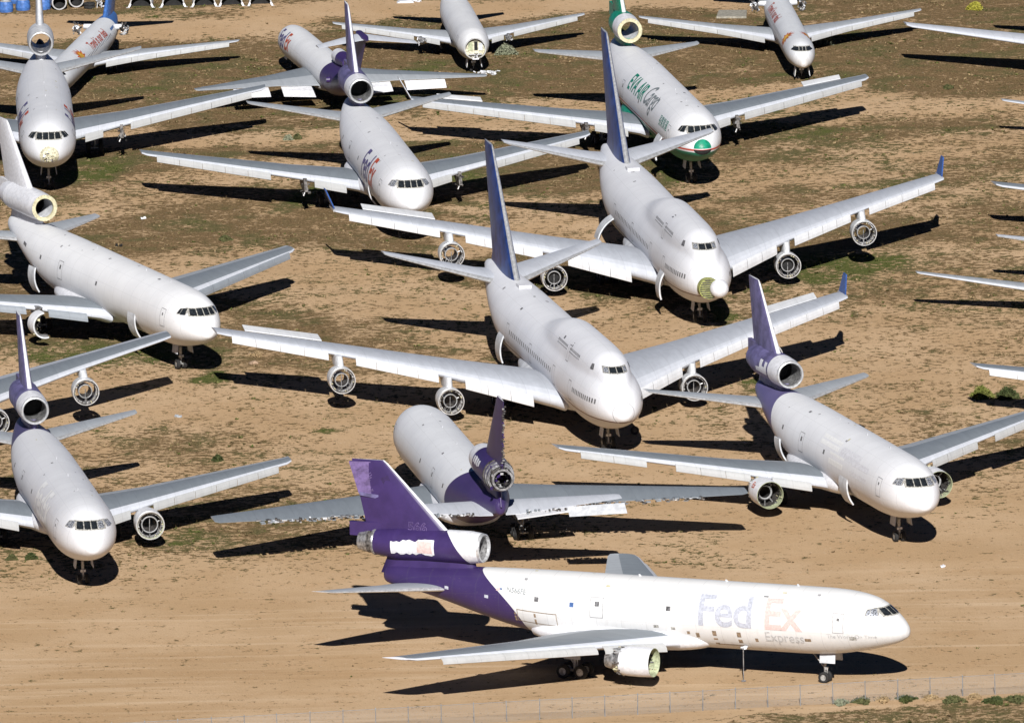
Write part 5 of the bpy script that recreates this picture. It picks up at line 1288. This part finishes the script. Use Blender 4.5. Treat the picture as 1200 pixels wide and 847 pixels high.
# ================================================================== LOOSE PARTS AND FENCE
def ground_thing(mb, name, label, cat, x, y, rz=0.0, group=None):
    o = mb.link(name); o.location = (x, y, 0); o.rotation_euler = (0, 0, rz); tag(o, label, cat, group); return o
GR = 'engine cowls set out in a row at the far edge'
for k, (px, py, lab) in enumerate(((7, 14, 'blue engine intake cowl standing on end, leftmost in the far row'), (20, 4, 'blue engine intake cowl half hidden behind the two front ones'), (27, 12, 'blue engine intake cowl, second from the left in the far row'), (51, 11, 'blue engine intake cowl right behind the upper left tail fin'))):
    x, y = ground(px, py); mb = MB(M_SKYBLUE)
    mb.lathe([(0, .70), (0, .80), (.35, .86), (.95, .80), (1.2, .66), (1.28, .52), (1.2, .42), (.6, .5)], (0, 0, 0), [M_SKYBLUE, M_SKYBLUE, M_SKYBLUE, M_SKYBLUE, M_SILVER, M_SILVER, M_OFFW, M_OFFW], 28, 'z')
    e = thing('engine_cowl', lab, 'engine cowl', (x, y, 0), group=GR); mb.link('cowl_ring', e)
for k, (px, py) in enumerate(((69, 11), (89, 8))):
    x, y = ground(px, py); mb = MB(M_METAL)
    mb.lathe([(-.9, .72), (-.9, .86), (0, .92), (.8, .9), (1.0, .8), (.9, .72)], (0, 0, .9), [M_SILVER, M_METAL, M_METAL, M_METAL, M_BLACK, M_BLACK], 26, 'y'); mb.lathe([(.6, .001), (.6, .75)], (0, 0, .9), M_BLACK, 20, 'y', closed=False)
    ground_thing(mb, 'engine_cowl', ('grey round engine cowl lying on its side, left of two', 'grey round engine cowl lying on its side, right of two beside the stacked tyres')[k], 'engine cowl', x, y, R(6), GR)
x, y = ground(105, 10); e = thing('tyre_stack_top', 'black tyre, upper of the two stacked in the far row', 'tyre', (x, y, .34)); e2 = thing('tyre_stack_base', 'black tyre, lower of the two stacked in the far row', 'tyre', (x, y, 0))
for q in (e, e2):
    q.name = 'discarded_tyre'; mb = MB(M_TYRE); mb.lathe([(0, .3), (0, .58), (.07, .66), (.26, .66), (.33, .58), (.33, .3)], (0, 0, 0), M_TYRE, 24, 'z'); mb.link('tyre_ring', q)
x, y = ground(122, 8); mb = MB(M_SILVER); mb.lathe([(-.6, .8), (-.6, .9), (.6, .88), (.6, .76)], (0, 0, .85), M_METAL, 22, 'y', arc=(-2.2, 2.2))
for a in (-.9, -.3, .4, 1.0): mb.tube((sin(a)*.85, -.6, .85+cos(a)*.85), (sin(a)*1.0, -.9, 0), .05, .05, M_SILVER, 6)
bits(mb, (0, -.5, .7), (.7, .3, .6), 24, (M_SILVER, M_WHITE, M_DARKM), (.05, .5), 3); ground_thing(mb, 'scrap_frame', 'open engine frame with bright struts, behind the blue jet tail', 'engine part', x, y)
for k, px in enumerate((166, 203, 239, 271, 305)):
    x, y = ground(px, 7.5-k*.4); mb = MB(M_OFFW)
    mb.lathe([(-1.1, 1.15), (-1.1, 1.28), (1.1, 1.28), (1.1, 1.15)], (0, 0, .35), [M_SILVER, M_OFFW, M_SILVER, M_BLACK], 26, 'y', arc=(-1.75, 1.75))
    for s in (-1, 1):
        mb.box((s*1.3, -1.12, .22), (.22, .1, .5), M_WHITE, Matrix.Rotation(s*R(-25), 3, 'Y')); mb.box((s*1.48, -1.12, .02), (.35, .16, .1), M_SILVER)
    mb.lathe([(.3, .001), (.3, 1.2)], (0, 0, .35), M_BLACK, 24, 'y', closed=False)
    ground_thing(mb, 'cowl_arch', ['first', 'second', 'third', 'fourth', 'fifth'][k] + ' from the left of five white rimmed cowl arches at the top edge', 'engine cowl', x, y, R(random.uniform(-4, 4)), GR)
x, y = ground(475, 3); mb = MB(M_WHITE); mb.prism([(-1.0, 0), (1.0, 0), (.7, .3), (-.6, .22)], -.7, .7, M_WHITE); bits(mb, (1.2, 0, .1), (.5, .4, .08), 8, (M_WHITE, M_OFFW), (.1, .5), 2); ground_thing(mb, 'scrap_sheet', 'white sheet of scrap metal at the top edge beyond the dirt road', 'scrap metal', x, y)
x, y = ground(858, 18); mb = MB(); cm = simple('weathered_concrete', (.34, .32, .27), .9, 0, .2); mb.prism([(-1.7, -2.2), (1.7, -2.4), (1.6, 2.2), (-1.6, 2.4)], 0, .22, cm, 'xy'); ground_thing(mb, 'concrete_slab', 'flat grey concrete slab in the grass beside the top right jet', 'slab', x, y, R(-3))
x, y = ground(744, 509); mb = MB(M_TYRE); mb.lathe([(-.14, .2), (-.14, .36), (-.08, .42), (.08, .42), (.14, .36), (.14, .2)], (0, 0, .41), M_TYRE, 26, 'y'); mb.lathe([(-.06, .001), (-.06, .21)], (0, 0, .41), M_DARKM, 16, 'y', closed=False); ground_thing(mb, 'discarded_wheel', 'black loose wheel standing upright beside the front jumbo nose shadow', 'wheel', x, y, R(20))
x, y = ground(570, 87); mb = MB(M_WHITE); bits(mb, (0, 0, .08), (1.4, 1.2, .06), 26, (M_WHITE, M_OFFW), (.1, .55), 6); tag(ground_thing(mb, 'debris', 'scatter of white debris scraps on the ground in front of the nose of the cut jet', 'debris', x, y), None, None, kind='stuff')
for k, (px, py, s, mt, lab) in enumerate(((167, 257, .45, M_WHITE, 'small white crumpled scrap on brown ground right of the white trijet'), (139, 289, .5, M_BLACK, 'small black scrap on brown ground beside the white trijet'), (208, 489, .5, M_WMID, 'pale flattened sheet lying on the sand right of the tail wing tip'), (1104, 664, .35, M_WHITE, 'tiny white scrap on the dirt road at the right'), (162, 31.5, .01, M_SKYBLUE, ''))):
    if not lab: continue
    x, y = ground(px, py); mb = MB(mt); bits(mb, (0, 0, .06), (s*.5, s*.6, .04), 6, (mt,), (s*.3, s), k); ground_thing(mb, 'scrap', lab, 'scrap', x, y)
x, y = ground(194, 812/1.0-0) if False else ground(300, 700)
rk = simple('desert_rock', (.36, .25, .17), .95, 0, .3)
for k, (px, py, s, lab) in enumerate(((301, 416, .5, 'rusty brown rock heap left of the front jumbo left wing shadow'), (297, 426, .4, 'sandy brown rock below the rusty one near the jumbo wing tip'))):
    x, y = ground(px, py); rg = random.Random(k); bm = bmesh.new(); bmesh.ops.create_icosphere(bm, subdivisions=3, radius=s)
    for v in bm.verts: v.co *= 1+.25*math.sin(v.co.x*9+k)*math.cos(v.co.y*7)+rg.uniform(-.05, .05); v.co.z *= .55; v.co.x *= 1.5
    mr = bpy.data.meshes.new('rock'); bm.to_mesh(mr); bm.free(); mr.materials.append(rk); o = bpy.data.objects.new('rock', mr); COL.objects.link(o); o.location = (x, y, .05); tag(o, lab, 'rock')

# chain link fence
P1 = Vector((39.35, 1296.55-OY, 0)); dr = Vector((26.6, 4.48, 0)).normalized(); SP = 2.93
fence = thing('chain_link_fence', 'grey chain link fence with thin posts along the bottom right', 'fence', P1)
zinc = simple('galvanised_steel', (.30, .31, .32), .5, .3, .2)
wm, t, b = nodes_of('wire_mesh'); tc = N(t, 'ShaderNodeTexCoord').outputs['Object']
sp = N(t, 'ShaderNodeSeparateXYZ'); L(t, tc, sp.inputs[0]); al = math_n(t, 'ADD', math_n(t, 'MULTIPLY', sp.outputs[0], dr.x), math_n(t, 'MULTIPLY', sp.outputs[1], dr.y))
ms = None
for sg in (1, -1):
    q = math_n(t, 'ADD', al, math_n(t, 'MULTIPLY', sp.outputs[2], sg)); q = math_n(t, 'ABSOLUTE', math_n(t, 'SUBTRACT', math_n(t, 'FRACT', math_n(t, 'DIVIDE', q, .075)), .5)); q = math_n(t, 'GREATER_THAN', q, .455); ms = q if ms is None else math_n(t, 'MAXIMUM', ms, q)
tr = N(t, 'ShaderNodeBsdfTransparent'); mx = N(t, 'ShaderNodeMixShader'); L(t, ms, mx.inputs[0]); L(t, tr.outputs[0], mx.inputs[1]); L(t, b.outputs[0], mx.inputs[2]); L(t, mx.outputs[0], t.nodes['Material Output'].inputs[0])
b.inputs['Base Color'].default_value = (.33, .33, .33, 1); b.inputs['Roughness'].default_value = .5
for k in range(-36, 14):
    p = dr*SP*k; mb = MB(zinc); lean = random.uniform(-.04, .04); mb.tube((p.x, p.y, -.1), (p.x+lean, p.y+lean, 1.86), .045, .04, zinc, 8); mb.tube((p.x+lean, p.y+lean, 1.84), (p.x+lean, p.y+lean, 1.95), .06, .01, zinc, 8); mb.link('post', fence)
a, b_ = dr*SP*-36, dr*SP*13
mb = MB(zinc); mb.tube((a.x, a.y, 1.80), (b_.x, b_.y, 1.80), .022, .022, zinc, 6); mb.link('top_rail', fence)
mb = MB(wm); mb.add([(a.x, a.y-.06, .03), (b_.x, b_.y-.06, .03), (b_.x, b_.y-.06, 1.78), (a.x, a.y-.06, 1.78)], [(0, 1, 2, 3)], wm); mb.link('wire_mesh', fence)
